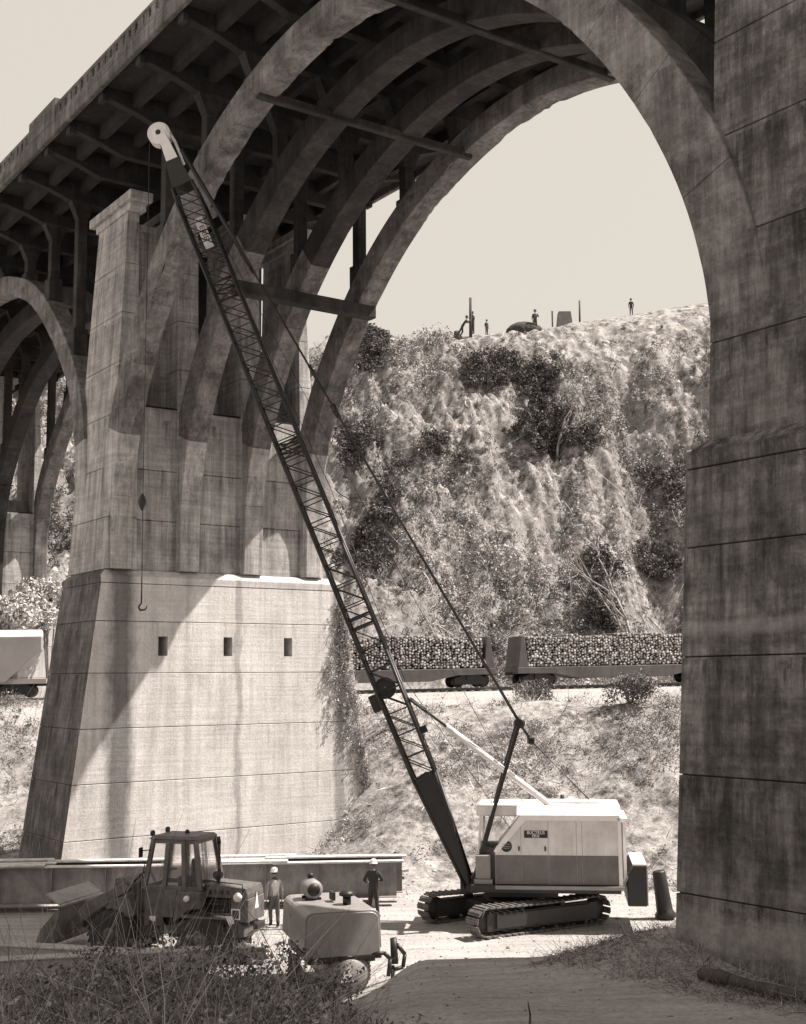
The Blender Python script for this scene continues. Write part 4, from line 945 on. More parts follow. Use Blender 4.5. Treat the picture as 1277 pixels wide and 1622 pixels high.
# ------------------------------------------------------------------ people
def person(loc, rz, label, pose, shirt, trou, hat=None, scale=1.0, item=None):
    root = empty('person', loc, rz, label, 'person')
    P = {'pel': (0, 0, .95), 'wai': (0, 0, 1.08), 'che': (0, 0, 1.32), 'nb': (0, 0, 1.47), 'nk': (0, -.01, 1.56),
         'shL': (.18, 0, 1.42), 'elL': (.25, .03, 1.15), 'wrL': (.26, -.03, .92), 'haL': (.26, -.06, .84),
         'shR': (-.18, 0, 1.42), 'elR': (-.25, .03, 1.15), 'wrR': (-.26, -.03, .92), 'haR': (-.26, -.06, .84),
         'hiL': (.09, 0, .9), 'knL': (.11, -.01, .5), 'anL': (.12, .02, .1), 'toL': (.13, -.15, .04),
         'hiR': (-.09, 0, .9), 'knR': (-.11, -.01, .5), 'anR': (-.12, .02, .1), 'toR': (-.13, -.15, .04)}
    P.update(pose)
    names = list(P); E_ = [('pel', 'wai'), ('wai', 'che'), ('che', 'nb'), ('nb', 'nk'), ('che', 'shL'), ('shL', 'elL'), ('elL', 'wrL'), ('wrL', 'haL'), ('che', 'shR'), ('shR', 'elR'), ('elR', 'wrR'), ('wrR', 'haR'),
        ('pel', 'hiL'), ('hiL', 'knL'), ('knL', 'anL'), ('anL', 'toL'), ('pel', 'hiR'), ('hiR', 'knR'), ('knR', 'anR'), ('anR', 'toR')]
    rad = dict(pel=(.16, .12), wai=(.15, .11), che=(.17, .12), nb=(.07, .07), nk=(.055, .055), sh=(.075, .075), el=(.052, .052), wr=(.038, .038), ha=(.045, .028), hi=(.10, .10), kn=(.075, .075), an=(.055, .055), to=(.05, .04))
    me = bpy.data.meshes.new('body'); me.from_pydata([P[n] for n in names], [(names.index(a), names.index(b)) for a, b in E_], [])
    o = bpy.data.objects.new('body', me); COL.objects.link(o)
    md = o.modifiers.new('skin', 'SKIN'); md.use_smooth_shade = True
    for i, n in enumerate(names):
        r = rad.get(n) or rad[n[:2]]; me.skin_vertices[0].data[i].radius = r
        me.skin_vertices[0].data[i].use_root = (n == 'pel')
    o.modifiers.new('sub', 'SUBSURF').levels = 2
    dg = bpy.context.evaluated_depsgraph_get(); dg.update()
    m2 = bpy.data.meshes.new_from_object(o.evaluated_get(dg)); bpy.data.objects.remove(o)
    for m in (trou, shirt, SKIN, BOOT): m2.materials.append(m)
    hands = [Vector(P['haL']), Vector(P['haR'])]; wr = [Vector(P['wrL']), Vector(P['wrR'])]
    an = [Vector(P['anL']), Vector(P['anR'])]; hip = P['wai'][2]
    for p in m2.polygons:
        c = p.center; k = 1 if c.z > hip - .08 else 0
        if min((c - h).length for h in hands + wr) < .09: k = 2
        elif min((c - h).length for h in [Vector(P['elL']), Vector(P['elR'])] + wr) < .12 and abs(c.x) > .17: k = 1
        if c.z > P['nb'][2] + .03 and (c - Vector(P['nk'])).length < .13: k = 2
        if k == 0 and min((c - h).length for h in an + [Vector(P['toL']), Vector(P['toR'])]) < .13: k = 3
        p.material_index = k; p.use_smooth = True
    b = bpy.data.objects.new('body', m2); COL.objects.link(b); b.parent = root
    nk = Vector(P['nk']); hc = nk + Vector((0, -.02, .12))
    bm = bmesh.new(); bmesh.ops.create_uvsphere(bm, u_segments=18, v_segments=14, radius=1)
    for v in bm.verts:
        x, y, z = v.co
        jaw = 1 - .25 * max(0, -z); nose = .022 * math.exp(-((x / .16) ** 2 + ((z + .08) / .25) ** 2)) if y < 0 else 0
        ear = .018 if abs(x) > .93 and abs(z) < .3 and abs(y) < .3 else 0
        v.co = Vector((x * .078 * jaw + math.copysign(ear, x), y * .095 * jaw - nose, z * .118))
    hm = bpy.data.meshes.new('head'); bm.to_mesh(hm); bm.free(); hm.materials.append(SKIN)
    for p in hm.polygons: p.use_smooth = True
    h = bpy.data.objects.new('head', hm); COL.objects.link(h); h.parent = root; h.location = hc
    hr = MB().lathe([(.083, -.02), (.088, .05), (.07, .1), (.02, .125)], Matrix.Translation(hc + Vector((0, .012, .0))), 16).build('hair', HAIR, root)
    if hat is not None:
        MB().lathe([(.135, .035), (.14, .045), (.115, .06), (.112, .12), (.09, .165), (.04, .19), (.0, .195)], Matrix.Translation(hc + Vector((0, .0, -.0))), 20).build('hard_hat', hat, root)
    # fingers
    for sgn, hk, wk in ((1, 'haL', 'wrL'), (-1, 'haR', 'wrR')):
        hp = Vector(P[hk]); d = (hp - Vector(P[wk])).normalized(); sd_ = Vector((0, 1, 0)) if abs(d.y) < .8 else Vector((1, 0, 0)); cv = d.cross(sd_).normalized() * -sgn
        hnd = MB()
        for i, L in enumerate((.065, .075, .07, .055)):
            b0 = hp + sd_ * (-.027 + .018 * i) + d * .02
            hnd.path([b0, b0 + d * L * .6, b0 + d * L * .9 + cv * .02, b0 + d * L * .95 + cv * .04], [.010, .009, .008, .007], 6)
        b0 = hp - sd_ * .035 - d * .01; hnd.path([b0, b0 - sd_ * .02 + d * .03, b0 - sd_ * .02 + d * .055 + cv * .01], [.012, .010, .008], 6)
        hnd.build('fingers', SKIN, root)
    if item: MB().box(-.05, .05, -.08, .08, -.12, .06, Matrix.Translation(Vector(P['haL']) + Vector((0, 0, -.1)))).build('tool_pouch', BLACK, root)
    root.scale = (scale,) * 3
    return root
pL = person((-4.35, 42.9, 0), R_(200), 'worker in light shirt and hard hat walking by the girders, seen from behind',
       {'knL': (.10, -.12, .5), 'anL': (.10, -.02, .12), 'toL': (.11, -.18, .06), 'anR': (-.10, .12, .1), 'toR': (-.1, -.04, .03), 'elL': (.27, .08, 1.17), 'wrL': (.26, .02, .93), 'haL': (.26, -.02, .85)}, SHIRTL, TROU, WHITE, 1.03, item=True)
pR = person((-1.12, 44.4, 0), R_(170), 'worker in dark shirt and white hard hat standing at the girder end',
       {'elL': (.32, -.02, 1.18), 'wrL': (.20, -.2, 1.08), 'haL': (.12, -.24, 1.08), 'elR': (-.30, -.02, 1.2), 'wrR': (-.16, -.22, 1.15), 'haR': (-.08, -.25, 1.18), 'anL': (.17, 0, .1), 'toL': (.2, -.15, .04), 'anR': (-.15, 0, .1), 'toR': (-.18, -.15, .04)}, SHIRTD, TROUD, WHITE, 1.05)
# figures on the hill top
def onhill(px, py, Y):      # place at pixel column, standing on the terrain at depth Y
    d = fw + rt2 * ((px - 638.5) / F_PX) + up2 * ((811 - py) / F_PX); k = Y / d.y
    return d.x * k
YH = 126.6
hill = [(737, 'figure leaning against the tall post on the hilltop', {'pel': (0, .25, .85), 'wai': (0, .15, 1.0), 'che': (0, .0, 1.2), 'shL': (.18, -.05, 1.3), 'shR': (-.18, -.05, 1.3), 'nb': (0, -.08, 1.35), 'nk': (0, -.12, 1.45), 'wrL': (.2, -.4, 1.3), 'haL': (.2, -.48, 1.33), 'elL': (.22, -.22, 1.2), 'wrR': (-.2, -.4, 1.3), 'haR': (-.2, -.48, 1.33), 'elR': (-.22, -.22, 1.2), 'hiL': (.09, .25, .8), 'hiR': (-.09, .25, .8), 'knL': (.1, .2, .45), 'knR': (-.1, .45, .42), 'anR': (-.1, .6, .1), 'toR': (-.1, .5, .04), 'anL': (.1, .4, .1), 'toL': (.1, .25, .04)}, R_(90), 1.3, YH),
        (749, 'figure standing upright behind the tall post on the hilltop', {'wrL': (.18, -.3, 1.4), 'haL': (.18, -.36, 1.45), 'elL': (.24, -.12, 1.2)}, R_(-60), 1.35, YH + .6),
        (771, 'small lone figure between the post and the dark mound on the hilltop', {}, R_(40), .9, YH),
        (848, 'figure standing beside the dark mound on the hilltop', {'elL': (.34, 0, 1.25), 'wrL': (.2, -.15, 1.4), 'haL': (.16, -.18, 1.45)}, R_(20), 1.25, YH),
        (1001, 'figure standing alone on the spoil bank at far right', {}, R_(180), 1.0, 131)]
for px_, lb, ps, rz, sc_, Y in hill:
    X = onhill(px_, 520, Y); person((X, Y, hz(X, Y) + .12), rz, lb, ps, SHIRTD, TROUD, HAIR, sc_)
for px_, Y, h_, r_, lb in ((745, YH + .1, 4.2, .17, 'thick tall wooden post rising among hilltop figures'), (918, 134, 3.3, .12, 'slim wooden post beside the pale concrete block on the hilltop')):
    X = onhill(px_, 500, Y); z = hz(X, Y)
    o = MB().tube((0, 0, -.5), (0.05, 0, h_), r_, r_ * .8, 10).build('wooden_post', POLE); o.location = (X, Y, z); tag(o, lb, 'post')
X = onhill(894, 515, 132); o = MB().frus((-.9, .9, -.8, .8, -.6), (-.65, .65, -.6, .6, 1.7)).box(-1.35, -1.2, -.1, .1, -.6, 1.9).build('concrete_block', SHACK); o.location = (X, 132, hz(X, 132)); tag(o, 'pale tapered concrete block beside the slim post on the hilltop', 'block')
X = onhill(724, 525, YH); o = MB().lathe([(.3, -.2), (.33, 0), (.33, .35), (.3, .75)], None, 14).build('barrel', POLE); o.location = (X, YH, hz(X, YH)); tag(o, 'dark barrel left of the leaning figure on the hilltop', 'barrel')
X = onhill(831, 525, YH + 1)
bm = bmesh.new(); bmesh.ops.create_icosphere(bm, subdivisions=4, radius=1)
for v in bm.verts: v.co = Vector((v.co.x * 1.9, v.co.y * 1.4, v.co.z * 1.0)) * (1 + .18 * fbm(np.array([v.co.x * 3]), np.array([v.co.y * 3 + v.co.z]), 3)[0])
me = bpy.data.meshes.new('spoil_heap'); bm.to_mesh(me); bm.free(); me.materials.append(simple('dark_spoil', 0.06, .95, var=.5))
o = bpy.data.objects.new('spoil_heap', me); COL.objects.link(o); o.location = (X, YH + 1, hz(X, YH + 1) + .15); tag(o, 'dark rounded spoil heap beside a hilltop figure', 'heap')

# ------------------------------------------------------------------ railway
TY = 91.0
rt_e = empty('railway_track', (0, track_y(0), track_z(0)), 0, 'railway track on a pale ballast bench below the cliff', 'railway track')
rt_e.rotation_euler = (0, -math.atan(.0126), TRA)
for y in (-.72, .72): MB().box(-75, 75, y - .035, y + .035, -.16, -.02).build('rail', RAIL, rt_e)
mb = MB()
for i in range(250): mb.box(-75 + i * .6, -74.76 + i * .6, -1.3, 1.3, -.32, -.17)
tag(mb.build('sleepers', WOODD, rt_e), kind='stuff')
mb = MB().frus((-75, 75, -3.0, 2.4, -1.2), (-75, 75, -1.8, 1.8, -.25)).build('ballast', simple('pale_ballast', .38, .95, var=.25, scale=6, bump=.8), rt_e)
def truck(parent, x):
    t = empty('truck', (x, 0, 0), parent=parent)
    for dx in (-.88, .88):
        for y in (-.72, .72): MB().lathe([(.1, -.07), (.42, -.06), (.42, .06), (.1, .07)], Matrix.Translation((dx, y, .42)), 18, 'y').build('wheel', BLACK, t)
        MB().tube((dx, -.9, .42), (dx, .9, .42), .09, n=8).build('axle', BLACK, t)
    for y in (-.92, .92): MB().poly([(-1.15, .35), (-1.15, .6), (-.5, .85), (.5, .85), (1.15, .6), (1.15, .35), (.5, .2), (-.5, .2)], y - .07, y + .07).build('side_frame', BLACK, t)
    MB().box(-.3, .3, -1.1, 1.1, .5, .85).build('bolster', BLACK, t)
def flatcar(xc, L, label):
    c = empty('pulpwood_car', (xc, track_y(xc), track_z(xc)), 0, label, 'rail car', 'log cars on the railway'); c.rotation_euler = (0, -math.atan(.0126), TRA)
    h = L / 2
    MB().poly([(-h, 1.25), (h, 1.25), (h, .85), (h - 2.6, .82), (h - 4.5, .45), (-h + 4.5, .45), (-h + 2.6, .82), (-h, .85)], -1.45, 1.45).build('side_sill', CARSTEEL, c, bevel=.02)
    for s in (-1, 1):
        MB().poly([(s * (h - .05), 1.25), (s * (h - .75), 1.25), (s * (h - .55), 3.35), (s * (h - .35), 3.35)], -1.4, 1.4).build('bulkhead', CARSTEEL, c, bevel=.02)
    for x in (-h + 1.6, h - 1.6): truck(c, x)
    MB().box(-h - .45, h + .45, -.12, .12, .75, .95).build('coupler', BLACK, c)
    # load
    x = -h + .85; V = []; Fc = []; rr = .102; rows = 10
    n = 8; cs = np.array([[math.cos(2 * math.pi * i / n), math.sin(2 * math.pi * i / n)] for i in range(n)])
    k = 0
    tones = []
    while x < h - .85:
        hh = 3.12 + .38 * float(vn(np.array([x * .8]), np.array([1.]))[0])
        z = 1.26 + rr + (rr if k % 2 else 0) * .5
        while z < hh:
            r = rr * random.uniform(.6, 1.12); y0 = -1.3 + random.uniform(-.09, .05); y1 = 1.3
            jx, jz = random.uniform(-.055, .055), random.uniform(-.04, .04)
            o0 = len(V)
            for y in (y0, y1):
                for c_ in cs: V.append((x + jx + c_[0] * r, y, z + jz + c_[1] * r))
            V.append((x + jx, y0 - .004, z + jz)); V.append((x + jx, y1, z + jz))
            tone = random.uniform(.45, 1); tones += [tone * .35] * 16 + [tone, tone]
            for i in range(n):
                j = (i + 1) % n; Fc += [(o0 + i, o0 + j, o0 + n + j), (o0 + i, o0 + n + j, o0 + n + i), (o0 + 2 * n, o0 + j, o0 + i), (o0 + 2 * n + 1, o0 + n + i, o0 + n + j)]
            z += rr * 1.78
        x += rr * 1.9; k += 1
    ob = np_mesh('pulpwood_logs', np.array(V), np.array(Fc), leafmat('log_ends', .03, .95), np.array(tones))
    ob.location = c.location; ob.rotation_euler = c.rotation_euler
    tag(ob, 'stack of cut pulpwood logs on the ' + ('left' if xc < 4 else 'right') + ' rail car', 'log stack', 'pulpwood loads', kind='stuff')
    return c
flatcar(-1.35, 14.6, 'left log car, its slanted bulkhead in the gap between the two loads')
flatcar(14.6, 15.2, 'right log car running behind the dark near pier')
hc = empty('hopper_car', (-28.6, track_y(-28.6), track_z(-28.6)), 0, 'grey covered hopper car with pale roof at the left edge behind the pier', 'rail car'); hc.rotation_euler = (0, -math.atan(.0126), TRA)
h = 6.4
MB().poly([(-h + 1.5, .95), (h - 2.1, .95), (h, 2.9), (h, 3.7), (-h, 3.7), (-h, 2.9)], -1.5, 1.5).build('body', HOPPER, hc, bevel=.03)
MB().poly([(-1.5, 3.7), (1.5, 3.7), (1.1, 4.12), (-1.1, 4.12)], -h, h, axis='x').build('roof', HOPPERR, hc, bevel=.02)
MB().box(-h - .3, h + .3, -1.4, 1.4, .85, 1.15).build('side_sill', HOPPER, hc)
MB().box(-h - .6, h + .6, -.12, .12, .7, .9).build('coupler', BLACK, hc)
for x in (-h + 1.5, h - 1.5): truck(hc, x)
for x in (-4, -2, 0, 2, 4): MB().box(x - .03, x + .03, -1.54, -1.5, 1.2, 3.7).build('rib', HOPPER, hc)
for x in (h - 3.6,): MB().box(x, x + .5, -1.53, -1.505, 2.0, 2.5).build('placard', CARSTEEL, hc)

# ------------------------------------------------------------------ vegetation
def leaves(centers, radii, per, size, flat=.8, shell=.45, tonebase=None, up=.0):
    """clumps of small quads; centers Nx3, radii N, per N ints"""
    ids = np.repeat(np.arange(len(centers)), per); n = len(ids)
    d = RNG.normal(size=(n, 3)); d /= np.linalg.norm(d, axis=1)[:, None]
    r = RNG.random(n) ** shell
    pos = centers[ids] + d * (radii[ids] * r)[:, None] * np.array([1, 1, flat])
    pos[:, 2] += radii[ids] * up
    a = RNG.normal(size=(n, 3)); a /= np.linalg.norm(a, axis=1)[:, None]
    b = np.cross(a, RNG.normal(size=(n, 3))); b /= np.linalg.norm(b, axis=1)[:, None]
    s = size * (0.5 + RNG.random(n)) * (radii[ids] / radii.mean()) ** .3
    v = np.stack([pos + a * s[:, None], pos + b * s[:, None] * .45, pos - a * s[:, None] * .8, pos - b * s[:, None] * .45], 1)
    tb = (tonebase if tonebase is not None else RNG.random(len(centers)))[ids]
    tone = np.clip(tb * .65 + RNG.random(n) * .35, 0, 1)
    return v.reshape(-1, 3), np.repeat(tone, 4)
def blades(base, dirs, length, width, tone, bend=.3, seg=3):
    n = len(base); side = np.cross(dirs, RNG.normal(size=(n, 3))); side /= np.linalg.norm(side, axis=1)[:, None] + 1e-9
    bd_ = RNG.normal(size=(n, 3)); V = []
    for k in range(seg + 1):
        f = k / seg; c = base + dirs * (length * f)[:, None] + bd_ * (length * bend * f * f)[:, None]
        w = (width * (1 - f * .8))[:, None] * side
        V += [c - w, c + w]
    V = np.stack(V, 1); q = []
    for k in range(seg): q.append(np.array([2 * k, 2 * k + 1, 2 * k + 3, 2 * k + 2]))
    q = np.array(q); Fx = (np.arange(n)[:, None, None] * (2 * seg + 2) + q[None]).reshape(-1, 4)
    return V.reshape(-1, 3), Fx, np.repeat(tone, 2 * seg + 2)
def quads(n): return np.arange(n * 4).reshape(n, 4)
def veg(name, lv, bl, mat, label, kind='stuff', cat=None):
    V, Fa, To = [], [], []; o = 0
    for v, t in lv: V.append(v); Fa.append(quads(len(v) // 4) + o); To.append(t); o += len(v)
    for v, f, t in bl: V.append(v); Fa.append(f + o); To.append(t); o += len(v)
    ob = np_mesh(name, np.concatenate(V), np.concatenate(Fa), mat, np.concatenate(To))
    return tag(ob, label, cat, kind=kind)
# hillside scrub
def scatter(n, x0, x1, y0, y1, dens=None):
    x = RNG.uniform(x0, x1, n); y = RNG.uniform(y0, y1, n)
    if dens is not None:
        k = RNG.random(n) < dens(x, y); x, y = x[k], y[k]
    return x, y, H(x, y)
def dcl(x, y): return np.clip(1.2 * ss(-.12, .12, fbm(x * .16 + 3, y * .16 + 8, 4)) * ss(123, 117.5, y) + .05, 0, 1)
SPOTS = [(600, 780, 55, -.5), (575, 870, 35, -.4), (560, 700, 40, -.4), (770, 595, 28, -.4), (815, 575, 30, -.45), (865, 590, 26, -.4), (840, 640, 30, -.35), (900, 650, 22, -.35), (690, 690, 25, -.35), (850, 705, 38, -.5), (750, 735, 28, -.35), (930, 700, 25, -.3), (800, 690, 22, -.3),
         (1045, 880, 42, -.6), (1050, 790, 35, -.45), (945, 900, 26, -.4), (955, 980, 28, -.4), (700, 800, 22, -.3), (640, 930, 25, -.25), (820, 800, 22, -.25), (590, 545, 30, -.4), (630, 650, 30, .15), (720, 880, 80, .4), (850, 870, 60, .4), (700, 960, 60, .3), (660, 610, 50, .35), (980, 580, 50, .3), (780, 780, 40, .2), (1000, 950, 16, .5), (1060, 650, 50, .15)]
def spot(x, y, z):
    px_ = 638 + x / y * 2000; py_ = 1078 - (z - 8) / y * 2017; r = 0 * x
    for a, b, c, d in SPOTS: r = r + d * np.exp(-((px_ - a) ** 2 + (py_ - b) ** 2) / c ** 2)
    return r
x, y, z = scatter(8000, -50, 46, 92, 126, dcl)
r = RNG.uniform(.25, 1.0, len(x)) * (1 + .6 * (RNG.random(len(x)) > .9)) * (1 - .6 * ss(122, 126, y))
tb = np.clip(.58 + 1.2 * fbm(x * .11 + 60, z * .14, 4) + spot(x, y, z) + RNG.normal(0, .15, len(x)), 0, 1)
lv1 = leaves(np.stack([x, y - .2, z + r * .25], 1), r, np.full(len(x), 60), .12, flat=.85, tonebase=tb)
x2, y2, z2 = scatter(70000, -48, 44, 91, 125, lambda a, b: np.clip(.25 + dcl(a, b), 0, 1))
t2 = np.clip(.6 + 1.0 * fbm(x2 * .11 + 60, z2 * .14, 4) + spot(x2, y2, z2) + RNG.normal(0, .22, len(x2)), 0, 1)
dr_ = RNG.normal(size=(len(x2), 3)) * np.array([.6, .5, .4]) + np.array([0, -.5, -.1]); dr_ /= np.linalg.norm(dr_, axis=1)[:, None]
bl2 = blades(np.stack([x2, y2, z2], 1), dr_, RNG.uniform(.25, .8, len(x2)), RNG.uniform(.012, .03, len(x2)), t2, .9)
# heavier dark evergreen masses hanging on the cliff
dx, dy_, dz_ = scatter(60000, -12, 34, 92, 125.5)
sv = spot(dx, dy_, dz_); keep = (RNG.random(len(dx)) < np.clip(-sv * 2.0 - .22 + 2.6 * fbm(dx * .3 + 21, dz_ * .3 + 4, 5), 0, 1) * .7) & (sv < -.05)
dx, dy_, dz_ = dx[keep][:4200], dy_[keep][:4200], dz_[keep][:4200]
rd = RNG.uniform(.2, .65, len(dx))
lvd = leaves(np.stack([dx, dy_ - .5, dz_ + .3], 1), rd, np.full(len(dx), 46), .13, tonebase=np.clip(RNG.normal(.10, .10, len(dx)), 0, .45))
x5, y5, z5 = scatter(800, -14, 34, 94, 125, lambda a, b: .6 + 0 * a)
dr_ = RNG.normal(size=(len(x5), 3)) * np.array([.5, .15, .3]) + np.array([.1, -.25, -.9]); dr_ /= np.linalg.norm(dr_, axis=1)[:, None]
bl5 = blades(np.stack([x5, y5 - .5, z5 + .5], 1), dr_, RNG.uniform(1.0, 3.6, len(x5)), RNG.uniform(.02, .05, len(x5)), np.clip(RNG.normal(.6, .25, len(x5)), 0, 1), .7, 6)
veg('cliff_scrub', [lv1, lvd], [bl2, bl5], LEAF_DRY, 'tangled dry scrub and vines covering the cut hillside')
# embankment scrub below the track
def demb(x, y):
    st = 50 + 8 * ss(0, -8, x) - 1.5 * ss(4, 14, x)
    return np.clip(ss(st - .5, st + 1.5, y) * ss(st + 22, st + 15, y) * ss(-.12, .12, fbm(x * .22 + 13, y * .22 + 2, 4)) + .02 * (y > st), 0, 1)
x, y, z = scatter(5200, -34, 26, 47, 80, demb)
r = RNG.uniform(.15, .6, len(x)) * (1 + .9 * (RNG.random(len(x)) > .93))
tb = np.clip(.5 + 1.5 * fbm(x * .3 + 6, y * .3, 4) + RNG.normal(0, .15, len(x)), 0, 1)
lv1 = leaves(np.stack([x, y, z + r * .4], 1), r, np.full(len(x), 70), .055, tonebase=tb)
x2, y2, z2 = scatter(52000, -34, 26, 47.5, 76, lambda a, b: np.clip(demb(a, b) + .05, 0, 1))
t2 = np.clip(.55 + 1.2 * fbm(x2 * .3 + 6, y2 * .3, 4) + RNG.normal(0, .2, len(x2)), 0, 1)
dr_ = RNG.normal(size=(len(x2), 3)) * np.array([.6, .6, .3]) + np.array([0, -.2, .55]); dr_ /= np.linalg.norm(dr_, axis=1)[:, None]
bl2 = blades(np.stack([x2, y2, z2], 1), dr_, RNG.uniform(.2, .9, len(x2)), RNG.uniform(.008, .02, len(x2)), t2, .5)
veg('embankment_scrub', [lv1], [bl2], LEAF_MID, 'dry weeds and low scrub on the embankment below the railway')
# round dark bush by the track and other distinct shrubs
def shrub(px_, Y, r, label, mat=LEAF_MID, dark=.2, n=2600, lift_=.6, py_=1100):
    X = onhill(px_, py_, Y); z = hz(X, Y)
    c = np.array([[X, Y, z + r * lift_]]) + RNG.normal(size=(14, 3)) * r * .4 * np.array([1, .8, .6])
    lv = leaves(c, np.full(14, r * .55), np.full(14, n // 14), .07 * max(r, .6), tonebase=np.clip(RNG.normal(dark, .12, 14), 0, 1))
    root = empty('shrub', (X, Y, z), 0, label, 'shrub')
    f = np_mesh('foliage', lv[0] - np.array([X, Y, z]), quads(len(lv[0]) // 4), mat, lv[1], root)
    st = MB(); hh_ = max(.5, lift_) * r
    for i in range(7):
        a = random.uniform(0, 6.28); st.path([(0, 0, -.2), (math.cos(a) * r * .3, math.sin(a) * r * .3, hh_), (math.cos(a) * r * .6, math.sin(a) * r * .6, hh_ + r * .6)], [.06, .04, .01], 5)
    st.build('stems', BARK, root); return root
shrub(850, 72, 1.15, 'round dark bush on the bench just below the log cars', dark=.15)
shrub(1000, 62, 1.1, 'dark bush in the hollow of the embankment beside the near pier', dark=.12, py_=1170)
shrub(470, 57.5, .0001 + .5, 'small weeds at the far corner of the sunlit pier', dark=.5, py_=1330)
shrub(30, 82.5, 2.2, 'pale leafy bush above the hopper car at left', dark=.85, n=9000, lift_=2.5, py_=960)
shrub(82, 85.5, 2.0, 'pale leafy bush beside the sunlit pier edge, right of the other bush', dark=.8, n=9000, lift_=3.4, py_=930)
# bare pale tree on the right of the cliff
def bare_tree(px_, Y, hgt, label, seed, sc_=1.0, zoff=0):
    rs = random.Random(seed); X = onhill(px_, 980, Y); z = hz(X, Y) + zoff
    root = empty('bare_tree', (X, Y, z), 0, label, 'tree')
    trunk = MB(); tw = MB()
    def grow(p, d, L, r, dep_):
        pts = [p]; q = p.copy(); dd_ = d.copy()
        for i in range(4):
            dd_ = (dd_ + Vector((rs.uniform(-.25, .25), rs.uniform(-.2, .2), rs.uniform(-.1, .2)))).normalized(); q = q + dd_ * L / 4; pts.append(q.copy())
        (trunk if dep_ == 0 else tw).path(pts, [r * (1 - .12 * i) for i in range(5)], 5)
        if dep_ < 3:
            for i in range(3 if dep_ else 4):
                k = rs.randint(1, 4); nd = (dd_ + Vector((rs.uniform(-1, 1), rs.uniform(-.6, .6), rs.uniform(-.3, .7)))).normalized()
                grow(pts[k], nd, L * rs.uniform(.5, .75), r * .5, dep_ + 1)
    grow(Vector((0, 0, -.4)), Vector((.1, -.15, 1)), hgt, .22 * sc_, 0)
    trunk.build('trunk', BARK, root); tw.build('branches', BARK, root)
bare_tree(1000, 99, 7.5, 'bare pale tree against the dark hollow at the foot of the cliff', 3, .8)
bare_tree(890, 112, 5.0, 'bare pale snag leaning halfway up the cliff', 8, .7)
# ivy on the sunlit pier's far edge
pts = []
for i in range(420):
    z = RNG.uniform(.5, 11.5); w = .35 + 1.0 * math.exp(-((z - 7.5) / 2.8) ** 2)
    t = 14.95 - .155 * z - abs(RNG.normal(0, w * .55)); s = .14 - .012 * z + RNG.uniform(0, .1)
    if random.random() < .75 or z > 4: pts.append(B(s, t, z))
pts = np.array([list(p) for p in pts])
lvv = leaves(pts, np.full(len(pts), .22), np.full(len(pts), 26), .05, tonebase=np.clip(RNG.normal(.55, .2, len(pts)), 0, 1))
dr_ = RNG.normal(size=(len(pts) * 3, 3)) * .35 + np.array([0, 0, .8]); dr_ /= np.linalg.norm(dr_, axis=1)[:, None]
bl2 = blades(np.repeat(pts, 3, 0), dr_, RNG.uniform(.3, .8, len(pts) * 3), np.full(len(pts) * 3, .010), RNG.uniform(.3, 1, len(pts) * 3), .3)
o = veg('climbing_vine', [lvv], [bl2], LEAF_MID, 'dry climbing vine clinging to the far edge of the sunlit pier', 'thing', 'vine')
# foreground brambles
def dfg(x, y):
    u = x / y                     # bearing, only to choose which bank carries brush
    edge = np.interp(y, [14, 18, 22, 26, 31, 35], [1.0, .3, -.6, -1.9, -3.6, -6.0])
    return np.clip(ss(0, -1.2, x - edge), 0, 1)
x, y, z = scatter(3600, -16, 3, 14, 34.5, dfg)
r = RNG.uniform(.12, .42, len(x)); hh = np.interp(y, [14, 20, 25, 30, 35], [.45, .8, 1.0, .7, .3]) * np.interp(x, [-9, -6, -4.6, -2.8, -1.4, 0], [.45, .9, 1.6, 1.35, .95, .5])
r = r * np.interp(x, [-8, -4, -2, 0], [.7, 1, .9, .6])
zz = z + RNG.random(len(x)) * hh
tb = np.clip(.28 + 1.8 * fbm(x * .8, y * .8, 3) + RNG.normal(0, .25, len(x)), 0, 1)
lvf = leaves(np.stack([x, y, zz], 1), r, np.full(len(x), 36), .04, tonebase=tb)
x2, y2, z2 = scatter(26000, -16, 3.5, 13, 34.5, dfg)
dr_ = RNG.normal(size=(len(x2), 3)) * np.array([.9, .6, .35]) + np.array([0.1, -.1, .6]); dr_ /= np.linalg.norm(dr_, axis=1)[:, None]
blf = blades(np.stack([x2, y2, z2], 1), dr_, RNG.uniform(.35, 1.3, len(x2)) * np.interp(x2, [-9, -6, -4.2, -2.8, -1.4, 0], [.6, 1.0, 1.5, 1.3, .9, .5]), RNG.uniform(.004, .010, len(x2)), np.clip(RNG.normal(.6, .3, len(x2)), 0, 1), .45, 4)
veg('bramble_thicket', [lvf], [blf], LEAF_DARK, 'dark tangle of brambles and dead stems filling the near bank')
# long bare switches crossing in front of the loader
sw = MB()
rs = random.Random(5)
for i in range(46):
    y = rs.uniform(20, 29); x = rs.uniform(-.33, -.06) * y; z = hz(x, y); a = rs.uniform(-1.2, 1.2); L = rs.uniform(1.0, 2.3)
    d = Vector((math.sin(a), rs.uniform(-.3, .3), rs.uniform(.45, 1.3))).normalized(); p = Vector((x, y, z)); pts = [p.copy()]
    for k in range(5):
        d = (d + Vector((rs.uniform(-.12, .12), rs.uniform(-.1, .1), -.10))).normalized(); p = p + d * L / 5; pts.append(p.copy())
    sw.path(pts, [.012, .010, .009, .007, .005, .003], 5)
    for k in (2, 3, 4):
        d2 = (d + Vector((rs.uniform(-.8, .8), 0, rs.uniform(.1, .8)))).normalized(); sw.path([pts[k], pts[k] + d2 * .25, pts[k] + d2 * .45 + Vector((0, 0, .05))], [.006, .004, .002], 4)
tag(sw.build('bare_switches', BARK), 'long bare pale stems arching out of the brambles', 'stems', kind='stuff')
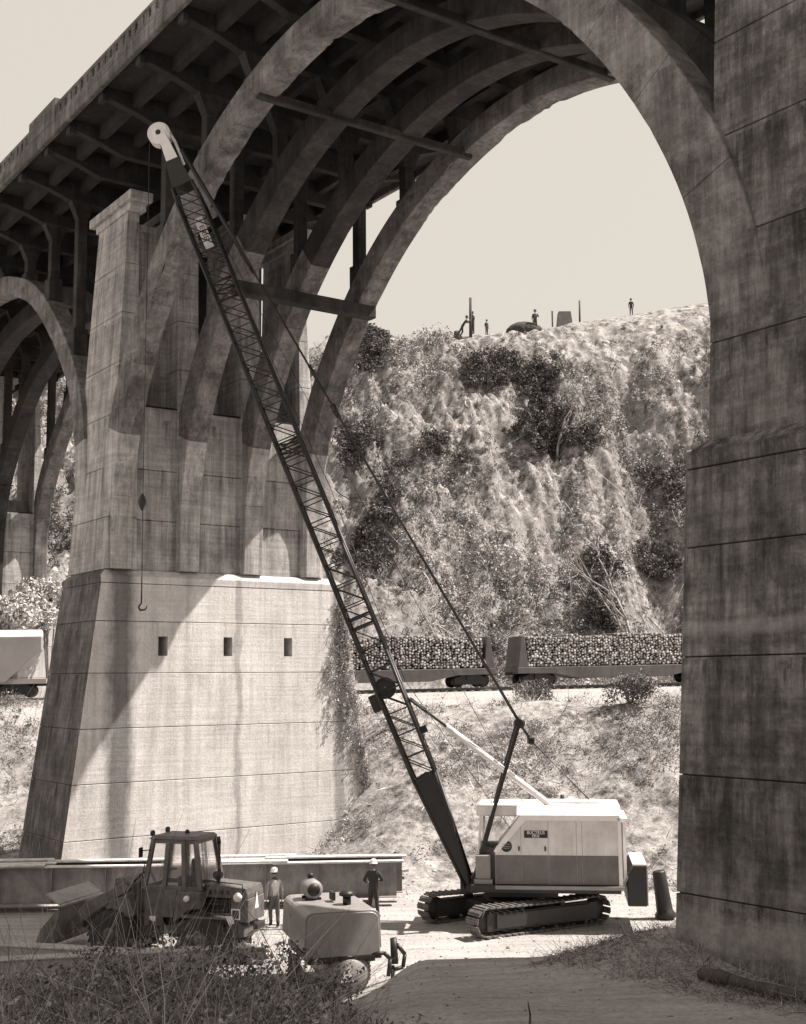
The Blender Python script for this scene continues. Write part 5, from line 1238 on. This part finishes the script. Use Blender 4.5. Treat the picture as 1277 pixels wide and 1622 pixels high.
# grass / litter on the mound at the near pier and a fallen log
def dm(x, y):
    q = np.stack([x - BO.x, y - BO.y], 0); s = q[0] * A_.x + q[1] * A_.y; t = q[0] * T_.x + q[1] * T_.y
    return ((t > -1.6 + .15 * RNG.normal(size=len(x))) & (t < .25) & (s > 29.5) & (s < 42)) | (((x - 4.4) / 1.6) ** 2 + ((y - 26.6) / 2.2) ** 2 < RNG.random(len(x)))
x2, y2, z2 = scatter(42000, 1.5, 13, 17, 30, dm)
dr_ = RNG.normal(size=(len(x2), 3)) * np.array([.9, .8, .25]) + np.array([0, 0, .3]); dr_ /= np.linalg.norm(dr_, axis=1)[:, None]
bl3 = blades(np.stack([x2, y2, z2], 1), dr_, RNG.uniform(.08, .4, len(x2)), RNG.uniform(.003, .008, len(x2)), np.clip(RNG.normal(.5, .3, len(x2)), 0, 1), .5)
x3, y3, z3 = scatter(900, 1.5, 13, 17, 30, dm)
lv3 = leaves(np.stack([x3, y3, z3 + .04], 1), np.full(len(x3), .16), np.full(len(x3), 26), .022, flat=.6, tonebase=np.clip(RNG.normal(.3, .2, len(x3)), 0, 1))
veg('dry_grass', [lv3], [bl3], STEM, 'matted dead grass on the mound at the foot of the near pier')
p0 = B(33.2, -.75, 0); p1 = B(37.5, -.9, 0)
p0.z = hz(p0.x, p0.y) + .14; p1.z = hz(p1.x, p1.y) + .16
lg = MB().path([(p1 - p0) * (i / 12) + Vector((.03 * math.sin(i * 2.1), .02 * math.cos(i * 1.3), -.06 + .03 * math.sin(i))) for i in range(13)], [.10 + .02 * math.sin(i * 1.7) for i in range(13)], 9).build('fallen_log', POLE); lg.location = p0
tag(lg, 'dark fallen log lying in the dead grass along the near pier', 'log')
# sparse weeds on the shaded dirt in front
def ds(x, y): return np.clip(.35 * ss(.05, .25, fbm(x * .5, y * .5, 3)) + .02, 0, 1)
x2, y2, z2 = scatter(9000, -2, 8, 16, 34, ds)
dr_ = RNG.normal(size=(len(x2), 3)) * .6 + np.array([0, 0, .5]); dr_ /= np.linalg.norm(dr_, axis=1)[:, None]
bl4 = blades(np.stack([x2, y2, z2], 1), dr_, RNG.uniform(.03, .12, len(x2)), RNG.uniform(.002, .005, len(x2)), RNG.random(len(x2)), .4)
veg('sparse_weeds', [], [bl4], STEM, 'sparse low weeds on the shaded dirt')
for (x, y, L, lb) in ((1.75, 19.0, .38, 'thin upright twig left of the pair at the bottom edge'), (5.9, 19.2, .34, 'stout dark stake at the bottom right corner')):
    z = hz(x, y); o = MB().path([(0, 0, -.1), (.02, 0, L * .5), (-.01, 0, L)], [.02, .016, .008], 6).build('stake', POLE); o.location = (x, y, z); tag(o, lb, 'stake')
# boards lying on the embankment
for (px_, py_, Y, L, rot, lb) in ((620, 1195, 61, 3.0, 35, 'weathered plank leaning on the embankment left of the boom'), (600, 1350, 51.5, 2.4, 8, 'loose dark plank at the foot of the embankment')):
    X = onhill(px_, py_, Y); o = MB().box(-L / 2, L / 2, -.12, .12, 0, .1).build('plank', WOODD); z = hz(X, Y)
    e_ = math.atan2(hz(X + 1, Y) - hz(X - 1, Y), 2); o.location = (X, Y, z + .25); o.rotation_euler = (0, R_(-rot * .8), R_(12)); tag(o, lb, 'plank')
# loose stones in the yard and on the slopes
me = None; stones = MB()
rs = random.Random(11)
V, Fc, off = [], [], 0
ico = bmesh.new(); bmesh.ops.create_icosphere(ico, subdivisions=1, radius=1); iv = np.array([v.co[:] for v in ico.verts]); fi = np.array([[v.index for v in f.verts] for f in ico.faces]); ico.free()
sx = RNG.uniform(-12, 12, 5200); sy = RNG.uniform(17, 62, 5200); sz = H(sx, sy); sr = RNG.uniform(.008, .035, 5200) * (1 + 1.5 * (RNG.random(5200) > .98))
SV = sx.size
vv = (iv[None] * (1 + .35 * RNG.normal(size=(SV, len(iv), 1)) * .5)) * sr[:, None, None] * np.array([1, 1, .6]) + np.stack([sx, sy, sz], 1)[:, None]
ff = fi[None] + (np.arange(SV) * len(iv))[:, None, None]
tag(np_mesh('loose_stones', vv.reshape(-1, 3), ff.reshape(-1, 3), leafmat('stone', .12, .4), np.repeat(RNG.random(SV), len(iv))), 'small loose stones scattered over the dirt', kind='stuff')

# clods and rubble along the toe of the bank
nC = 1500; cx = RNG.uniform(-12, 12, nC); cy = np.where(RNG.random(nC) < .55, RNG.normal(51, 2.2, nC), RNG.uniform(33, 48, nC)); cz = H(cx, cy); cr = np.abs(RNG.normal(.02, .022, nC)) + .012
vv = (iv[None] * (1 + .3 * RNG.normal(size=(nC, len(iv), 1)))) * cr[:, None, None] * np.array([1, 1, .7]) + np.stack([cx, cy, cz], 1)[:, None]
ff = fi[None] + (np.arange(nC) * len(iv))[:, None, None]
tag(np_mesh('earth_clods', vv.reshape(-1, 3), ff.reshape(-1, 3), leafmat('clod', .14, .5), np.repeat(RNG.random(nC), len(iv))), 'clods of pale earth along the toe of the embankment and over the yard', kind='stuff')
